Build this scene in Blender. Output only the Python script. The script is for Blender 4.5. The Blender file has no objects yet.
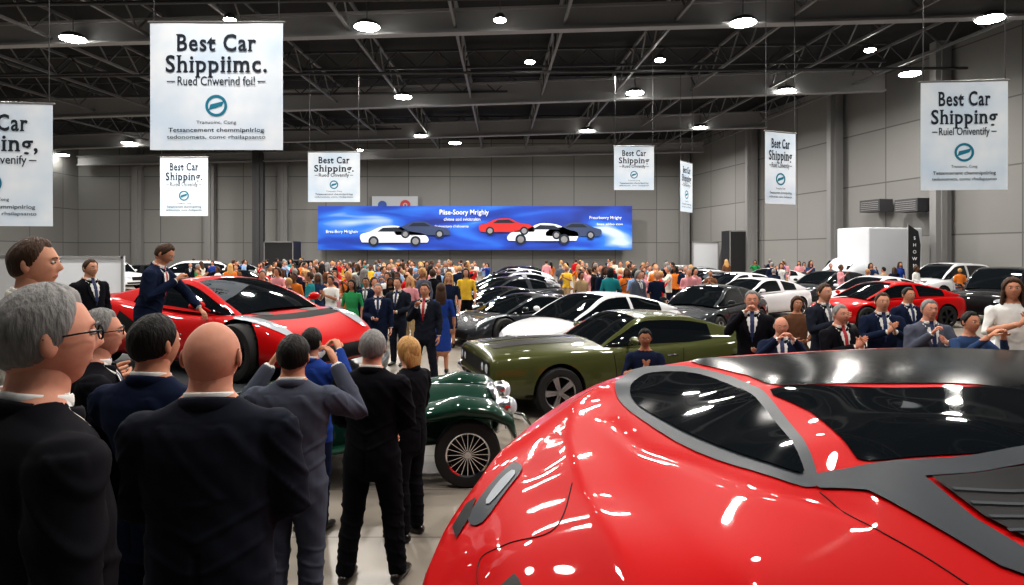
import bpy, bmesh, math, random
import numpy as np
from mathutils import Vector, Matrix
from mathutils.geometry import delaunay_2d_cdt
from mathutils.bvhtree import BVHTree
random.seed(7); np.random.seed(7)
FP=620.0; CZ=2.3; HY=252.0
S=bpy.context.scene
COL=S.collection
try:
    S.view_settings.view_transform='Standard'
    S.view_settings.look='Medium High Contrast'
except Exception as e: print('look',e)
def wx(px,d): return (px-512.0)/FP*d
def wz(py,d): return CZ-(py-HY)/FP*d
def sstep(a,b,x):
    t=min(1,max(0,(x-a)/(b-a))); return t*t*(3-2*t)
# ---------------------------------------------------------------- materials
MC={}
def mat(name,col,rough=.5,metal=0,coat=0,emit=0,noise=0,nscale=8,bump=0,trans=0,spec=None,aniso=None):
    if name in MC: return MC[name]
    m=bpy.data.materials.new(name); m.use_nodes=True
    nt=m.node_tree; b=nt.nodes['Principled BSDF']
    c=(col[0],col[1],col[2],1)
    b.inputs['Base Color'].default_value=c
    b.inputs['Roughness'].default_value=rough
    b.inputs['Metallic'].default_value=metal
    b.inputs['Coat Weight'].default_value=coat
    b.inputs['Coat Roughness'].default_value=.03
    if trans: b.inputs['Transmission Weight'].default_value=trans
    if spec is not None: b.inputs['Specular IOR Level'].default_value=spec
    if emit:
        b.inputs['Emission Color'].default_value=c; b.inputs['Emission Strength'].default_value=emit
    if noise or bump:
        tc=nt.nodes.new('ShaderNodeTexCoord'); n=nt.nodes.new('ShaderNodeTexNoise')
        n.inputs['Scale'].default_value=nscale; n.inputs['Detail'].default_value=4
        if aniso:
            mp=nt.nodes.new('ShaderNodeMapping'); mp.inputs['Scale'].default_value=aniso
            nt.links.new(tc.outputs['Object'],mp.inputs['Vector']); nt.links.new(mp.outputs['Vector'],n.inputs['Vector'])
        else: nt.links.new(tc.outputs['Object'],n.inputs['Vector'])
        if noise:
            r=nt.nodes.new('ShaderNodeMapRange')
            r.inputs['To Min'].default_value=1-noise; r.inputs['To Max'].default_value=1+noise
            nt.links.new(n.outputs['Fac'],r.inputs['Value'])
            mx=nt.nodes.new('ShaderNodeMix'); mx.data_type='RGBA'; mx.blend_type='MULTIPLY'
            mx.inputs['Factor'].default_value=1; mx.inputs['A'].default_value=c
            nt.links.new(r.outputs['Result'],mx.inputs['B'])
            nt.links.new(mx.outputs['Result'],b.inputs['Base Color'])
        if bump:
            bp=nt.nodes.new('ShaderNodeBump'); bp.inputs['Strength'].default_value=bump
            bp.inputs['Distance'].default_value=.01
            nt.links.new(n.outputs['Fac'],bp.inputs['Height']); nt.links.new(bp.outputs['Normal'],b.inputs['Normal'])
    MC[name]=m; return m
PAINT={}
def paint(n,col,metal=0,rough=.5,spec=.08,coat=1.0):
    PAINT[n]=mat('paint_'+n,col,rough,metal,coat,noise=.03,nscale=3,spec=spec); return PAINT[n]
paint('red',(.43,.001,.002),coat=.7); paint('white',(.66,.67,.69)); paint('black',(.008,.008,.010)); paint('gunmetal',(.020,.023,.028),.3)
paint('silver',(.28,.30,.32),.6); paint('green',(.062,.070,.022),.1,.35); paint('racing_green',(.005,.035,.022),.1); paint('blue',(.01,.05,.25),.2)
M_glass=mat('tinted_glass',(.006,.008,.010),.03,0,.3,spec=.4)
M_tire=mat('tire_rubber',(.012,.012,.012),.75,bump=.1,nscale=40)
M_rim=mat('rim_alloy',(.4,.4,.42),.28,.9)
M_rimd=mat('rim_dark_alloy',(.05,.05,.055),.3,.8)
M_chrome=mat('chrome',(.75,.75,.77),.1,1)
M_black=mat('black_plastic',(.008,.008,.009),.5,spec=.15)
M_carbon=mat('grey_trim',(.030,.036,.044),.45,0,0,spec=.14)
M_lamp=mat('headlight_lens',(.6,.65,.7),.08,.3,1)
M_tail=mat('taillight_lens',(.5,.01,.01),.1,0,1)
M_under=mat('underbody_black',(.006,.006,.006),.9)
# ---------------------------------------------------------------- mesh builder
class MB:
    def __init__(s): s.v=[]; s.f=[]; s.m=[]
    def add(s,vs,fs,mi=0):
        o=len(s.v); s.v+= [tuple(v) for v in vs]
        for f in fs: s.f.append(tuple(i+o for i in f)); s.m.append(mi)
    def tube(s,pts,rad,n=10,mi=0,ref=None,cap=True):
        P=[Vector(p) for p in pts]; R=[(r,r) if not isinstance(r,(tuple,list)) else r for r in rad]
        T=[]
        for i in range(len(P)):
            t=(P[min(i+1,len(P)-1)]-P[max(i-1,0)])
            T.append(t.normalized() if t.length>1e-9 else Vector((0,0,1)))
        if ref is None:
            ref=Vector((1,0,0)) if abs(T[0].x)<.8 else Vector((0,1,0))
        ref=Vector(ref)
        PP=[];
        if cap:
            a=R[0];m=min(a); PP.append((P[0]-T[0]*m*.55,T[0],(a[0]*.72,a[1]*.72)))
        for p,t,r in zip(P,T,R): PP.append((p,t,r))
        if cap:
            a=R[-1];m=min(a); PP.append((P[-1]+T[-1]*m*.55,T[-1],(a[0]*.72,a[1]*.72)))
        vs=[];fs=[]
        for p,t,r in PP:
            sd=ref-t*ref.dot(t); sd.normalize(); u=t.cross(sd)
            for k in range(n):
                a=2*math.pi*k/n; vs.append(p+sd*(r[0]*math.cos(a))+u*(r[1]*math.sin(a)))
        for i in range(len(PP)-1):
            for k in range(n):
                k2=(k+1)%n; fs.append((i*n+k,i*n+k2,(i+1)*n+k2,(i+1)*n+k))
        if cap:
            m0=min(R[0]); m1=min(R[-1])
            vs.append(P[0]-T[0]*m0*.8); c0=len(vs)-1; vs.append(P[-1]+T[-1]*m1*.8); c1=len(vs)-1; L=(len(PP)-1)*n
            for k in range(n):
                k2=(k+1)%n; fs.append((c0,k2,k)); fs.append((c1,L+k,L+k2))
        s.add(vs,fs,mi)
    def ball(s,c,r,seg=12,rings=8,mi=0,M=None):
        if not isinstance(r,(tuple,list)): r=(r,r,r)
        vs=[];fs=[]
        for i in range(1,rings):
            th=math.pi*i/rings
            for k in range(seg):
                a=2*math.pi*k/seg; vs.append(Vector((r[0]*math.sin(th)*math.cos(a),r[1]*math.sin(th)*math.sin(a),r[2]*math.cos(th))))
        vs.append(Vector((0,0,r[2]))); vs.append(Vector((0,0,-r[2])))
        t=len(vs)-2;b=len(vs)-1
        for i in range(rings-2):
            for k in range(seg):
                k2=(k+1)%seg; fs.append((i*seg+k,(i+1)*seg+k,(i+1)*seg+k2,i*seg+k2))
        for k in range(seg):
            k2=(k+1)%seg; fs.append((t,k,k2)); fs.append((b,(rings-2)*seg+k2,(rings-2)*seg+k))
        c=Vector(c)
        vs=[(M@v if M else v)+c for v in vs]
        s.add(vs,fs,mi)
    def box(s,c,sz,mi=0,M=None):
        c=Vector(c);x,y,z=sz[0]/2,sz[1]/2,sz[2]/2
        vs=[Vector((a*x,b*y,d*z)) for d in(-1,1) for b in(-1,1) for a in(-1,1)]
        vs=[(M@v if M else v)+c for v in vs]
        s.add(vs,[(0,2,3,1),(4,5,7,6),(0,1,5,4),(2,6,7,3),(0,4,6,2),(1,3,7,5)],mi)
    def beam(s,a,b,w,h,mi=0):
        a=Vector(a);b=Vector(b);t=(b-a).normalized();up=Vector((0,0,1))
        if abs(t.z)>.95: up=Vector((1,0,0))
        sd=t.cross(up).normalized();u=sd.cross(t)
        vs=[p+sd*(i*w/2)+u*(j*h/2) for p in(a,b) for i,j in((-1,-1),(1,-1),(1,1),(-1,1))]
        s.add(vs,[(0,1,2,3),(7,6,5,4),(0,4,5,1),(1,5,6,2),(2,6,7,3),(3,7,4,0)],mi)
    def lathe(s,prof,n=24,mi=0,close=False):
        vs=[];fs=[]
        for r,y in prof:
            for k in range(n):
                a=2*math.pi*k/n; vs.append((r*math.cos(a),y,r*math.sin(a)))
        for i in range(len(prof)-1):
            for k in range(n):
                k2=(k+1)%n; fs.append((i*n+k,i*n+k2,(i+1)*n+k2,(i+1)*n+k))
        s.add(vs,fs,mi)
    def mesh(s,name,smooth=True,sharp=None,bevel=0):
        me=bpy.data.meshes.new(name); me.from_pydata(s.v,[],s.f); me.update()
        me.polygons.foreach_set('material_index',s.m)
        bm=bmesh.new(); bm.from_mesh(me); bmesh.ops.recalc_face_normals(bm,faces=bm.faces); bm.to_mesh(me); bm.free()
        me.polygons.foreach_set('use_smooth',[smooth]*len(me.polygons))
        if smooth and sharp: me.set_sharp_from_angle(angle=math.radians(sharp))
        return me
def mkobj(name,me,mats=None,parent=None,loc=(0,0,0),rz=0,label=None,cat=None,group=None,kind=None,objlink=False,M=None):
    ob=bpy.data.objects.new(name,me)
    COL.objects.link(ob)
    if parent: ob.parent=parent
    if M is not None: ob.matrix_local=M
    else:
        ob.location=loc; ob.rotation_euler=(0,0,rz)
    if mats and me is not None:
        while len(me.materials)<len(mats): me.materials.append(mats[len(me.materials)])
        if objlink:
            for i,m in enumerate(mats):
                ob.material_slots[i].link='OBJECT'; ob.material_slots[i].material=m
    if label: ob['label']=label
    if cat: ob['category']=cat
    if group: ob['group']=group
    if kind: ob['kind']=kind
    return ob
def evalmesh(me,mods):
    ob=bpy.data.objects.new('tmp',me); COL.objects.link(ob)
    for f in mods: f(ob)
    dg=bpy.context.evaluated_depsgraph_get(); dg.update()
    r=bpy.data.meshes.new_from_object(ob.evaluated_get(dg))
    bpy.data.objects.remove(ob); return r
def pip(x,y,poly):
    c=False;n=len(poly);j=n-1
    for i in range(n):
        xi,yi=poly[i];xj,yj=poly[j]
        if (yi>y)!=(yj>y) and x<(xj-xi)*(y-yi)/(yj-yi)+xi: c=not c
        j=i
    return c
def smooth_poly(poly,k=4):
    out=[];n=len(poly)
    for i in range(n):
        p0,p1,p2,p3=[Vector(poly[(i+j-1)%n]) for j in range(4)]
        for q in range(k):
            t=q/k
            v=.5*((2*p1)+(-p0+p2)*t+(2*p0-5*p1+4*p2-p3)*t*t+(-p0+3*p1-3*p2+p3)*t**3)
            out.append(tuple(v))
    return out
def fill_poly(poly,step):
    b=[];n=len(poly)
    for i in range(n):
        p=Vector(poly[i][:2]);q=Vector(poly[(i+1)%n][:2]);k=max(1,int((q-p).length/step))
        for j in range(k): b.append(p.lerp(q,j/k))
    xs=[p.x for p in b];ys=[p.y for p in b];pts=list(b)
    B=np.array([(p.x,p.y) for p in b])
    x=min(xs)+step*.5;row=0
    while x<max(xs):
        y=min(ys)+(step*.5 if row%2 else step)
        while y<max(ys):
            if pip(x,y,poly) and ((B[:,0]-x)**2+(B[:,1]-y)**2).min()>(step*.45)**2: pts.append(Vector((x,y)))
            y+=step
        x+=step*.87;row+=1
    r=delaunay_2d_cdt(pts,[],[list(range(len(b)))],1,1e-7)
    return r[0],[tuple(f) for f in r[2]]
# ---------------------------------------------------------------- room
def tex_mat(name,build,rough=.6):
    m=bpy.data.materials.new(name); m.use_nodes=True; nt=m.node_tree; b=nt.nodes['Principled BSDF']; b.inputs['Roughness'].default_value=rough
    build(nt,b); return m
def floor_b(nt,b):
    tc=nt.nodes.new('ShaderNodeTexCoord'); n=nt.nodes.new('ShaderNodeTexNoise'); n.inputs['Scale'].default_value=.6; n.inputs['Detail'].default_value=8
    cr=nt.nodes.new('ShaderNodeValToRGB'); cr.color_ramp.elements[0].position=.3; cr.color_ramp.elements[1].position=.75
    cr.color_ramp.elements[0].color=(.21,.19,.16,1); cr.color_ramp.elements[1].color=(.31,.28,.24,1)
    nt.links.new(tc.outputs['Object'],n.inputs['Vector']); nt.links.new(n.outputs['Fac'],cr.inputs['Fac'])
    br=nt.nodes.new('ShaderNodeTexBrick'); br.inputs['Scale'].default_value=.25; br.inputs['Mortar Size'].default_value=.003; br.offset=0
    br.inputs['Color1'].default_value=(1,1,1,1);br.inputs['Color2'].default_value=(.95,.95,.95,1);br.inputs['Mortar'].default_value=(.55,.55,.55,1)
    nt.links.new(tc.outputs['Object'],br.inputs['Vector'])
    mx=nt.nodes.new('ShaderNodeMix'); mx.data_type='RGBA'; mx.blend_type='MULTIPLY'; mx.inputs['Factor'].default_value=1
    nt.links.new(cr.outputs['Color'],mx.inputs['A']); nt.links.new(br.outputs['Color'],mx.inputs['B']); nt.links.new(mx.outputs['Result'],b.inputs['Base Color'])
M_floor=tex_mat('polished_concrete',floor_b,.38)
def wall_b(nt,b):
    tc=nt.nodes.new('ShaderNodeTexCoord'); br=nt.nodes.new('ShaderNodeTexBrick'); br.offset=0
    br.inputs['Scale'].default_value=1; br.inputs['Brick Width'].default_value=4.0; br.inputs['Row Height'].default_value=3.2; br.inputs['Mortar Size'].default_value=.04
    br.inputs['Color1'].default_value=(.205,.205,.20,1);br.inputs['Color2'].default_value=(.175,.175,.17,1);br.inputs['Mortar'].default_value=(.09,.09,.09,1)
    nt.links.new(tc.outputs['UV'],br.inputs['Vector'])
    nt.links.new(br.outputs['Color'],b.inputs['Base Color'])
M_wall=tex_mat('grey_wall_panels',wall_b,.75)
M_ceil=mat('dark_roof_deck',(.008,.008,.009),.9,noise=.2,nscale=1)
M_steel=mat('grey_steel',(.19,.19,.19),.5,noise=.08,nscale=1)
M_steeld=mat('dark_steel',(.045,.045,.05),.6)
CEIL=13.2
def wallq(name,a,b,h=CEIL):
    L=(Vector(b)-Vector(a)).length
    me=bpy.data.meshes.new(name)
    me.from_pydata([(a[0],a[1],0),(b[0],b[1],0),(b[0],b[1],h),(a[0],a[1],h)],[],[(0,1,2,3)])
    uv=me.uv_layers.new(name='uv')
    for i,c in enumerate([(0,0),(L,0),(L,h),(0,h)]): uv.data[i].uv=c
    return mkobj(name,me,[M_wall],kind='structure')
wallq('wall_back',(-42,60),(17.2,60)); wallq('wall_right',(17.2,60),(27.5,9.5)); wallq('wall_left',(-42,2),(-42,60))
me=bpy.data.meshes.new('floor'); me.from_pydata([(-42,-6,0),(32,-6,0),(32,60,0),(-42,60,0)],[],[(0,1,2,3)]); mkobj('floor',me,[M_floor],kind='structure')
me=bpy.data.meshes.new('ceiling'); me.from_pydata([(-42,4,CEIL),(32,4,CEIL),(32,60,CEIL),(-42,60,CEIL)],[],[(0,3,2,1)]); mkobj('ceiling',me,[M_ceil],kind='structure')
def column(x,y,w=.9,mi=M_steel):
    mb=MB(); mb.box((0,0,CEIL/2),(w,.5,CEIL)); mb.box((0,-.28,CEIL/2),(w*.35,.1,CEIL))
    mkobj('wall_column',mb.mesh('wall_column',False),[mi],loc=(x,y,0),label='tall grey steel column standing against the hall wall',cat='column',group='wall columns')
for x in (-36,-29,-22): column(x,59.6)
column(-23.5,57.5,1.0,M_steeld); column(16.5,59.4)
for t in (.22,.40,.55,.69,.80,.93):
    column(17.2+10.3*t-.6,60-50.5*t,.8,M_steel)
def ibeam(name,a,b,h=.9,w=.45,m=M_steel,lab='long grey steel roof beam under the dark ceiling'):
    mb=MB(); a=Vector(a);b=Vector(b)
    mb.beam(a+Vector((0,0,h/2)),b+Vector((0,0,h/2)),w,.1); mb.beam(a-Vector((0,0,h/2)),b-Vector((0,0,h/2)),w,.1); mb.beam(a,b,.12,h)
    mkobj(name,mb.mesh(name,False),[m],label=lab,cat='beam',group='roof beams')
M_beam=mat('light_beam_steel',(.23,.23,.235),.5,noise=.06,nscale=1)
ibeam('roof_beam',(-41,29.0,11.9),(26,23.6,11.9),.9,m=M_beam); ibeam('roof_beam',(-41,43,11.9),(20.8,34.6,11.9),1.2,m=M_beam)
ibeam('roof_beam',(-41,53.5,11.7),(18.5,45,11.9),1.1,m=M_beam); ibeam('roof_beam',(-41,58.6,10.9),(17,55,11.6),.8,m=M_beam)
def truss(a,b,h=1.1,n=14,m=M_steeld):
    mb=MB();a=Vector(a);b=Vector(b);U=Vector((0,0,h))
    mb.beam(a,b,.12,.12);mb.beam(a+U,b+U,.12,.12)
    for i in range(n):
        p=a.lerp(b,i/n);q=a.lerp(b,(i+.5)/n);r=a.lerp(b,(i+1)/n)
        mb.beam(p,q+U,.06,.06);mb.beam(q+U,r,.06,.06)
    mkobj('roof_truss',mb.mesh('roof_truss',False),[m],label='open-web steel roof truss below the dark deck',cat='truss',group='roof trusses')
M_trs=mat('truss_steel',(.13,.13,.135),.5)
for i,x in enumerate(np.linspace(-36,22,13)):
    truss((x,8,11.7),(x*.8-1,58,11.7),1.2,22,M_trs)
for y in (13,19,33,38,49):
    truss((-41,y+1.5,12.0),(25 if y<30 else 19,y-1.5,12.0),.9,30,M_steeld)
for y,z in ((16,11.3),(22,11.2),(31,11.2)):
    mb=MB(); mb.tube([(-41,y+1,z),(24 if y<30 else 22,y-1,z)],[.07,.07],8); mkobj('ceiling_pipe',mb.mesh('ceiling_pipe'),[M_steeld],label='thin grey conduit pipe crossing under the roof',cat='pipe',group='ceiling pipes')
# ---------------------------------------------------------------- lights
M_em=mat('lamp_glow',(1,.97,.9),.5,emit=45)
mb=MB(); mb.lathe([(.05,0.28),(.3,.25),(.5,.16),(.56,.05),(.56,0.02)],20,0); 
mb.v=[(v[0],v[2],v[1]) for v in mb.v]
mb.tube([(0,0,.25),(0,0,1.9)],[.02,.02],6,0)
ms_h=mb.mesh('housing')
mb=MB(); mb.ball((0,0,.0),(.60,.55,.10),20,8,0); ms_b=mb.mesh('bulb')
lamps=[(73,39),(367,27),(743,23),(990,19),(403,97),(635,93),(786,91),(63,155),(128,143),(188,138),(421,136),(455,143),(587,131),(700,128),(820,140),(910,74),(555,152),(360,150),(240,95),(160,75),(530,62),(870,50),(660,60),(500,20),(230,20)]
for i,(px,py) in enumerate(lamps):
    d=min(FP*9.1/(HY-py),57); x=wx(px,d); z=wz(py,d)
    r=mkobj('high_bay_light',None,loc=(x,d,z),label='round metal high bay lamp glowing white on a rod',cat='ceiling light',group='high bay lamps')
    sc=.85 if i<16 else .4
    r.scale=(sc,sc,1)
    mkobj('lamp_housing',ms_h,[M_steeld],parent=r); mkobj('lamp_bulb',ms_b,[M_em],parent=r)
def area(x,y,z,size,power,col=(1,.95,.89),rot=None):
    l=bpy.data.lights.new('added_hall_light','AREA'); l.size=size; l.energy=power; l.color=col; l.shape='DISK'
    o=bpy.data.objects.new('added_hall_light',l); COL.objects.link(o); o.location=(x,y,z)
    if rot: o.rotation_euler=rot
for y in (3,11,20,30,40,51):
    for x in (-30,-17,-6,5,16):
        if y>30 and x>15: x=13
        area(x,y,10.8,.8,(400 if y<15 else 1080))  # added grid of area lights for overall brightness, apart from the lamp fixtures
area(-7,8,7.5,.4,170); area(2.5,4.5,7.5,.2,80); area(4.5,1.5,7,.2,60); area(-1,6.5,8,.3,130); area(1,1,7.5,.2,60); area(6,7.5,8,.3,150)  # extra lower area lights added to brighten the foreground, no fixtures there
w=bpy.data.worlds.new('World'); S.world=w; w.use_nodes=True
w.node_tree.nodes['Background'].inputs[0].default_value=(.8,.85,.9,1); w.node_tree.nodes['Background'].inputs[1].default_value=.07
# ---------------------------------------------------------------- text / banners
def cloth_b(nt,b):
    tc=nt.nodes.new('ShaderNodeTexCoord'); n=nt.nodes.new('ShaderNodeTexNoise'); n.inputs['Scale'].default_value=.7; n.inputs['Detail'].default_value=3
    cr=nt.nodes.new('ShaderNodeValToRGB'); cr.color_ramp.elements[0].color=(.55,.68,.82,1); cr.color_ramp.elements[1].color=(.80,.85,.90,1); cr.color_ramp.elements[0].position=.3;cr.color_ramp.elements[1].position=.65
    nt.links.new(tc.outputs['Object'],n.inputs['Vector']); nt.links.new(n.outputs['Fac'],cr.inputs['Fac']); nt.links.new(cr.outputs['Color'],b.inputs['Base Color'])
M_cloth=tex_mat('banner_fabric',cloth_b,.8)
M_navy=mat('print_dark',(.006,.014,.03),.7); M_teal=mat('print_teal',(.0,.18,.28),.6); M_white=mat('print_white',(.8,.84,.9),.7)
TC={}
def text(txt,size,m,parent,x,z,y=-.06,bold=0,width=None,name='lettering',slab=False):
    key=(txt,bold,slab)
    if key not in TC:
        cu=bpy.data.curves.new('t','FONT'); cu.body=txt; cu.align_x='CENTER'; cu.align_y='CENTER'; cu.offset=bold; cu.size=1; cu.resolution_u=3
        if slab: cu.space_character=1.12
        o=bpy.data.objects.new('t',cu); COL.objects.link(o)
        dg=bpy.context.evaluated_depsgraph_get(); me=bpy.data.meshes.new_from_object(o.evaluated_get(dg)); bpy.data.objects.remove(o)
        if slab:
            bm=bmesh.new(); bm.from_mesh(me); adds=[]
            for e in bm.edges:
                if len(e.link_faces)!=1: continue
                a,b=e.verts[0].co,e.verts[1].co; L=abs(a.x-b.x)
                if abs(a.y-b.y)<.004 and .07<L<.24:
                    cy=e.link_faces[0].calc_center_median().y; s=1 if cy>a.y else -1
                    adds.append(((a.x+b.x)/2,a.y,L,s))
            k=0
            for cx,yy,L,s in adds:
                k+=1; w=L/2+.045; zz=.0004*(k%5+1)
                vs=[bm.verts.new((cx-w,yy,zz)),bm.verts.new((cx+w,yy,zz)),bm.verts.new((cx+w,yy+s*.055,zz)),bm.verts.new((cx-w,yy+s*.055,zz))]
                if s<0: vs.reverse()
                bm.faces.new(vs)
            bm.to_mesh(me); bm.free()
        xs=[v.co.x for v in me.vertices]; TC[key]=(me,max(xs)-min(xs),(max(xs)+min(xs))/2)
    me,tw,cx=TC[key]; me=me.copy(); me.materials.clear()
    sx=size
    if width: sx=width/tw
    o=mkobj(name,me,[m],parent=parent)
    o.matrix_local=Matrix.Translation((x-cx*sx,y,z))@Matrix.Rotation(math.pi/2,4,'X')@Matrix.Diagonal((sx,size,1,1))
    return o
def banner(px0,px1,py0,py1,d,l1,l2,l3,yaw=0,lab=''):
    X0,X1=wx(px0,d),wx(px1,d); Z0,Z1=wz(py1,d),wz(py0,d); w=(X1-X0)/max(.3,math.cos(yaw)); h=Z1-Z0
    root=mkobj('hanging_banner',None,loc=((X0+X1)/2,d,Z0),rz=yaw,label=lab,cat='banner',group='hanging banners')
    mb=MB();nx,nz=16,16;vs=[];fs=[]
    for j in range(nz+1):
        for i in range(nx+1):
            u=i/nx;v=j/nz
            vs.append(((u-.5)*w,.003*w*math.sin(u*9+v*3)*(1-v*.5),v*h))
    for j in range(nz):
        for i in range(nx): a=j*(nx+1)+i; fs.append((a,a+1,a+nx+2,a+nx+1))
    mb.add(vs,fs); mkobj('banner_cloth',mb.mesh('banner_cloth'),[M_cloth],parent=root)
    mb=MB(); mb.tube([(-w/2-.03,0,h),(w/2+.03,0,h)],[.025,.025],8); mkobj('banner_rod',mb.mesh('rod'),[M_steel],parent=root)
    for s in(-1,1):
        mb=MB(); mb.tube([(s*w*.47,0,h),(s*w*.47,0,CEIL-1-Z0)],[.012,.012],5); mkobj('hanging_cord',mb.mesh('cord'),[M_steeld],parent=root)
    y=-.004*w-.004
    text(l1,h*.185,M_navy,root,0,h*.83,y,.018,w*.60,slab=True); text(l2,h*.185,M_navy,root,0,h*.665,y,.018,w*.76,slab=True)
    text(l3,h*.10,M_navy,root,0,h*.535,y,.004,w*.58)
    for s in(-1,1):
        mb=MB(); mb.add([(s*w*.31,y,h*.53),(s*w*.37,y,h*.53),(s*w*.37,y,h*.538),(s*w*.31,y,h*.538)],[(0,1,2,3)]); mkobj('rule_line',mb.mesh('r',False),[M_navy],parent=root)
    mb=MB(); 
    vs=[];fs=[];n=32
    for k in range(n):
        a=2*math.pi*k/n; c,s_=math.cos(a),math.sin(a); vs+=[(c*.085*h,y,s_*.085*h+h*.345),(c*.064*h,y,s_*.064*h+h*.345)]
    for k in range(n): a=2*k;b=(2*k+2)%(2*n); fs.append((a,b,b+1,a+1))
    vs+=[(-.06*h,y,h*.31),(-.045*h,y,h*.355),(.06*h,y,h*.38),(.045*h,y,h*.345)]; o=2*n; fs.append((o,o+1,o+2,o+3))
    mb.add(vs,fs); mkobj('round_logo',mb.mesh('logo',False),[M_teal],parent=root)
    text('Tranuoinc, Cong',h*.035,M_navy,root,0,h*.215,y,0,w*.3); text('Tetsancement chemmipnlrlog',h*.045,M_navy,root,0,h*.155,y,.006,w*.72)
    text('tedonomets, comc rhsilapsanto',h*.04,M_navy,root,0,h*.10,y,.002,w*.74)
L0='white hanging banner, dark lettering, teal ring logo'
banner(150,283,22,150,14,'Best Car','Shippiimc.','Rued Cnwerind foi!',0,'large '+L0+', two cords')
banner(-66,47,102,226,14,'Best Car','Shipping,','Rued Convenify',math.radians(8),'large '+L0+', partly cropped')
banner(160,208,157,216,31,'Best Car','Shipping.','Ruied Onvenify',0,'small '+L0)
banner(308,360,152,202,29,'Best Car','Shipping.','Rued Onvenify',0,'small '+L0)
banner(614,654,146,190,30,'Best Car','Shipping','Rued Onvenify',0,'small '+L0)
banner(677,696,162,212,34,'Best Car','Shipping','Oniveny',math.radians(52),'narrow angled '+L0)
banner(762,799,132,204,22,'Best Car','Shipping','Ruiel Conventiy',math.radians(22),'angled medium '+L0)
banner(923,1005,81,190,16,'Best Car','Shipping','Ruiel Oniventify',math.radians(-5),'large '+L0+', beside wall')
def blue_b(nt,b):
    tc=nt.nodes.new('ShaderNodeTexCoord'); mp=nt.nodes.new('ShaderNodeMapping'); mp.inputs['Scale'].default_value=(.07,1,.35); mp.inputs['Rotation'].default_value=(0,.25,0)
    wv=nt.nodes.new('ShaderNodeTexNoise'); wv.inputs['Scale'].default_value=1.6; wv.inputs['Detail'].default_value=1.5; wv.inputs['Distortion'].default_value=.8
    nt.links.new(tc.outputs['Object'],mp.inputs['Vector']); nt.links.new(mp.outputs['Vector'],wv.inputs['Vector'])
    cr=nt.nodes.new('ShaderNodeValToRGB'); e=cr.color_ramp.elements
    e[0].position=.3; e[0].color=(.003,.02,.2,1); e[1].position=.74; e[1].color=(.5,.65,.95,1)
    k=e.new(.48); k.color=(.006,.06,.45,1); k=e.new(.60); k.color=(.02,.17,.7,1)
    nt.links.new(wv.outputs['Fac'],cr.inputs['Fac']); nt.links.new(cr.outputs['Color'],b.inputs['Base Color'])
M_blue=tex_mat('blue_swirl_print',blue_b,.6)
root=mkobj('wall_banner',None,loc=(wx(475,58),58,2.5),label='long blue exhibition banner with printed cars and white lettering',cat='banner')
bw=wx(632,58)-wx(318,58); bh=4.1
mb=MB(); vs=[];fs=[]
for i in range(41):
    x=(i/40-.5)*bw; vs+=[(x,.05*math.sin(i*.9),0),(x,.05*math.sin(i*.9),bh)]
for i in range(40): fs.append((2*i,2*i+2,2*i+3,2*i+1))
mb.add(vs,fs); mkobj('banner_cloth',mb.mesh('cloth'),[M_blue],parent=root)
text('Piise-Soory Mrighiy',.66,M_white,root,-1.0,3.5,-.12,.012,4.6)
text('chitne sod svicitraltin',.42,M_white,root,-1.2,2.85,-.12,.004,3.4)
text('thaisasctory chaboorns',.34,M_white,root,-2.2,2.2,-.12,.004,3.2)
text('Bres-Bory Mrighaiv',.42,M_white,root,-12.4,1.7,-.12,.006,3.0); text('Preurbonry Mrighy',.40,M_white,root,12.2,3.0,-.12,.006,3.0)
text('Ines alibo con',.3,M_white,root,12.6,2.4,-.12,.003,2.4)
def printcar(x,z,s,m,flip=1):
    side=smooth_poly([(-2.3,.35),(-2.35,.8),(-1.7,1.0),(-.9,1.35),(.2,1.4),(.95,1.05),(1.9,.88),(2.3,.6),(2.3,.3),(1.8,.25),(-1.8,.25)],3)
    mb=MB(); mb.add([(p[0]*s*flip,-.14,p[1]*s) for p in side],[tuple(range(len(side)))],0)
    win=[(-1.2,1.0),(-.8,1.27),(.15,1.3),(.7,1.0)]; mb.add([(p[0]*s*flip,-.15,p[1]*s) for p in win],[(0,1,2,3)],1)
    for wxx in(-1.45,1.45):
        mb.add([((wxx+.36*math.cos(a*math.pi/8))*s*flip,-.155,(.34+.36*math.sin(a*math.pi/8))*s) for a in range(16)],[tuple(range(16))],1)
        mb.add([((wxx+.22*math.cos(a*math.pi/8))*s*flip,-.16,(.34+.22*math.sin(a*math.pi/8))*s) for a in range(16)],[tuple(range(16))],2)
    mkobj('printed_car',mb.mesh('printed_car',False),[m,M_navy,MC['rim_alloy']],parent=root,loc=(x,0,z))
pw=mat('print_car_white',(.7,.74,.8),.6);pr=mat('print_car_red',(.5,.02,.02),.6);pk=mat('print_car_blue',(.03,.05,.12),.6)
printcar(-4.9,1.1,1.1,pk);printcar(-7.5,.35,1.35,pw);printcar(3.0,1.4,1.1,pr);printcar(9.2,1.0,1.1,pk,-1);printcar(6.3,.5,1.4,pw,-1)
root=mkobj('wall_poster',None,loc=(wx(395,59.6),59.6,wz(214,59.6)),label='white poster with blue and red emblems on the wall',cat='poster')
mb=MB(); mb.box((0,0,.85),(4.4,.1,1.7)); mkobj('poster_panel',mb.mesh('p',False),[mat('poster_white',(.4,.42,.45),.7)],parent=root)
mb=MB(); mb.lathe([(0.01,-.1),(.42,-.1)],20); mkobj('blue_emblem',mb.mesh('e'),[mat('emblem_blue',(.03,.08,.3),.6)],parent=root,loc=(-1.2,0,.85))
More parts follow.
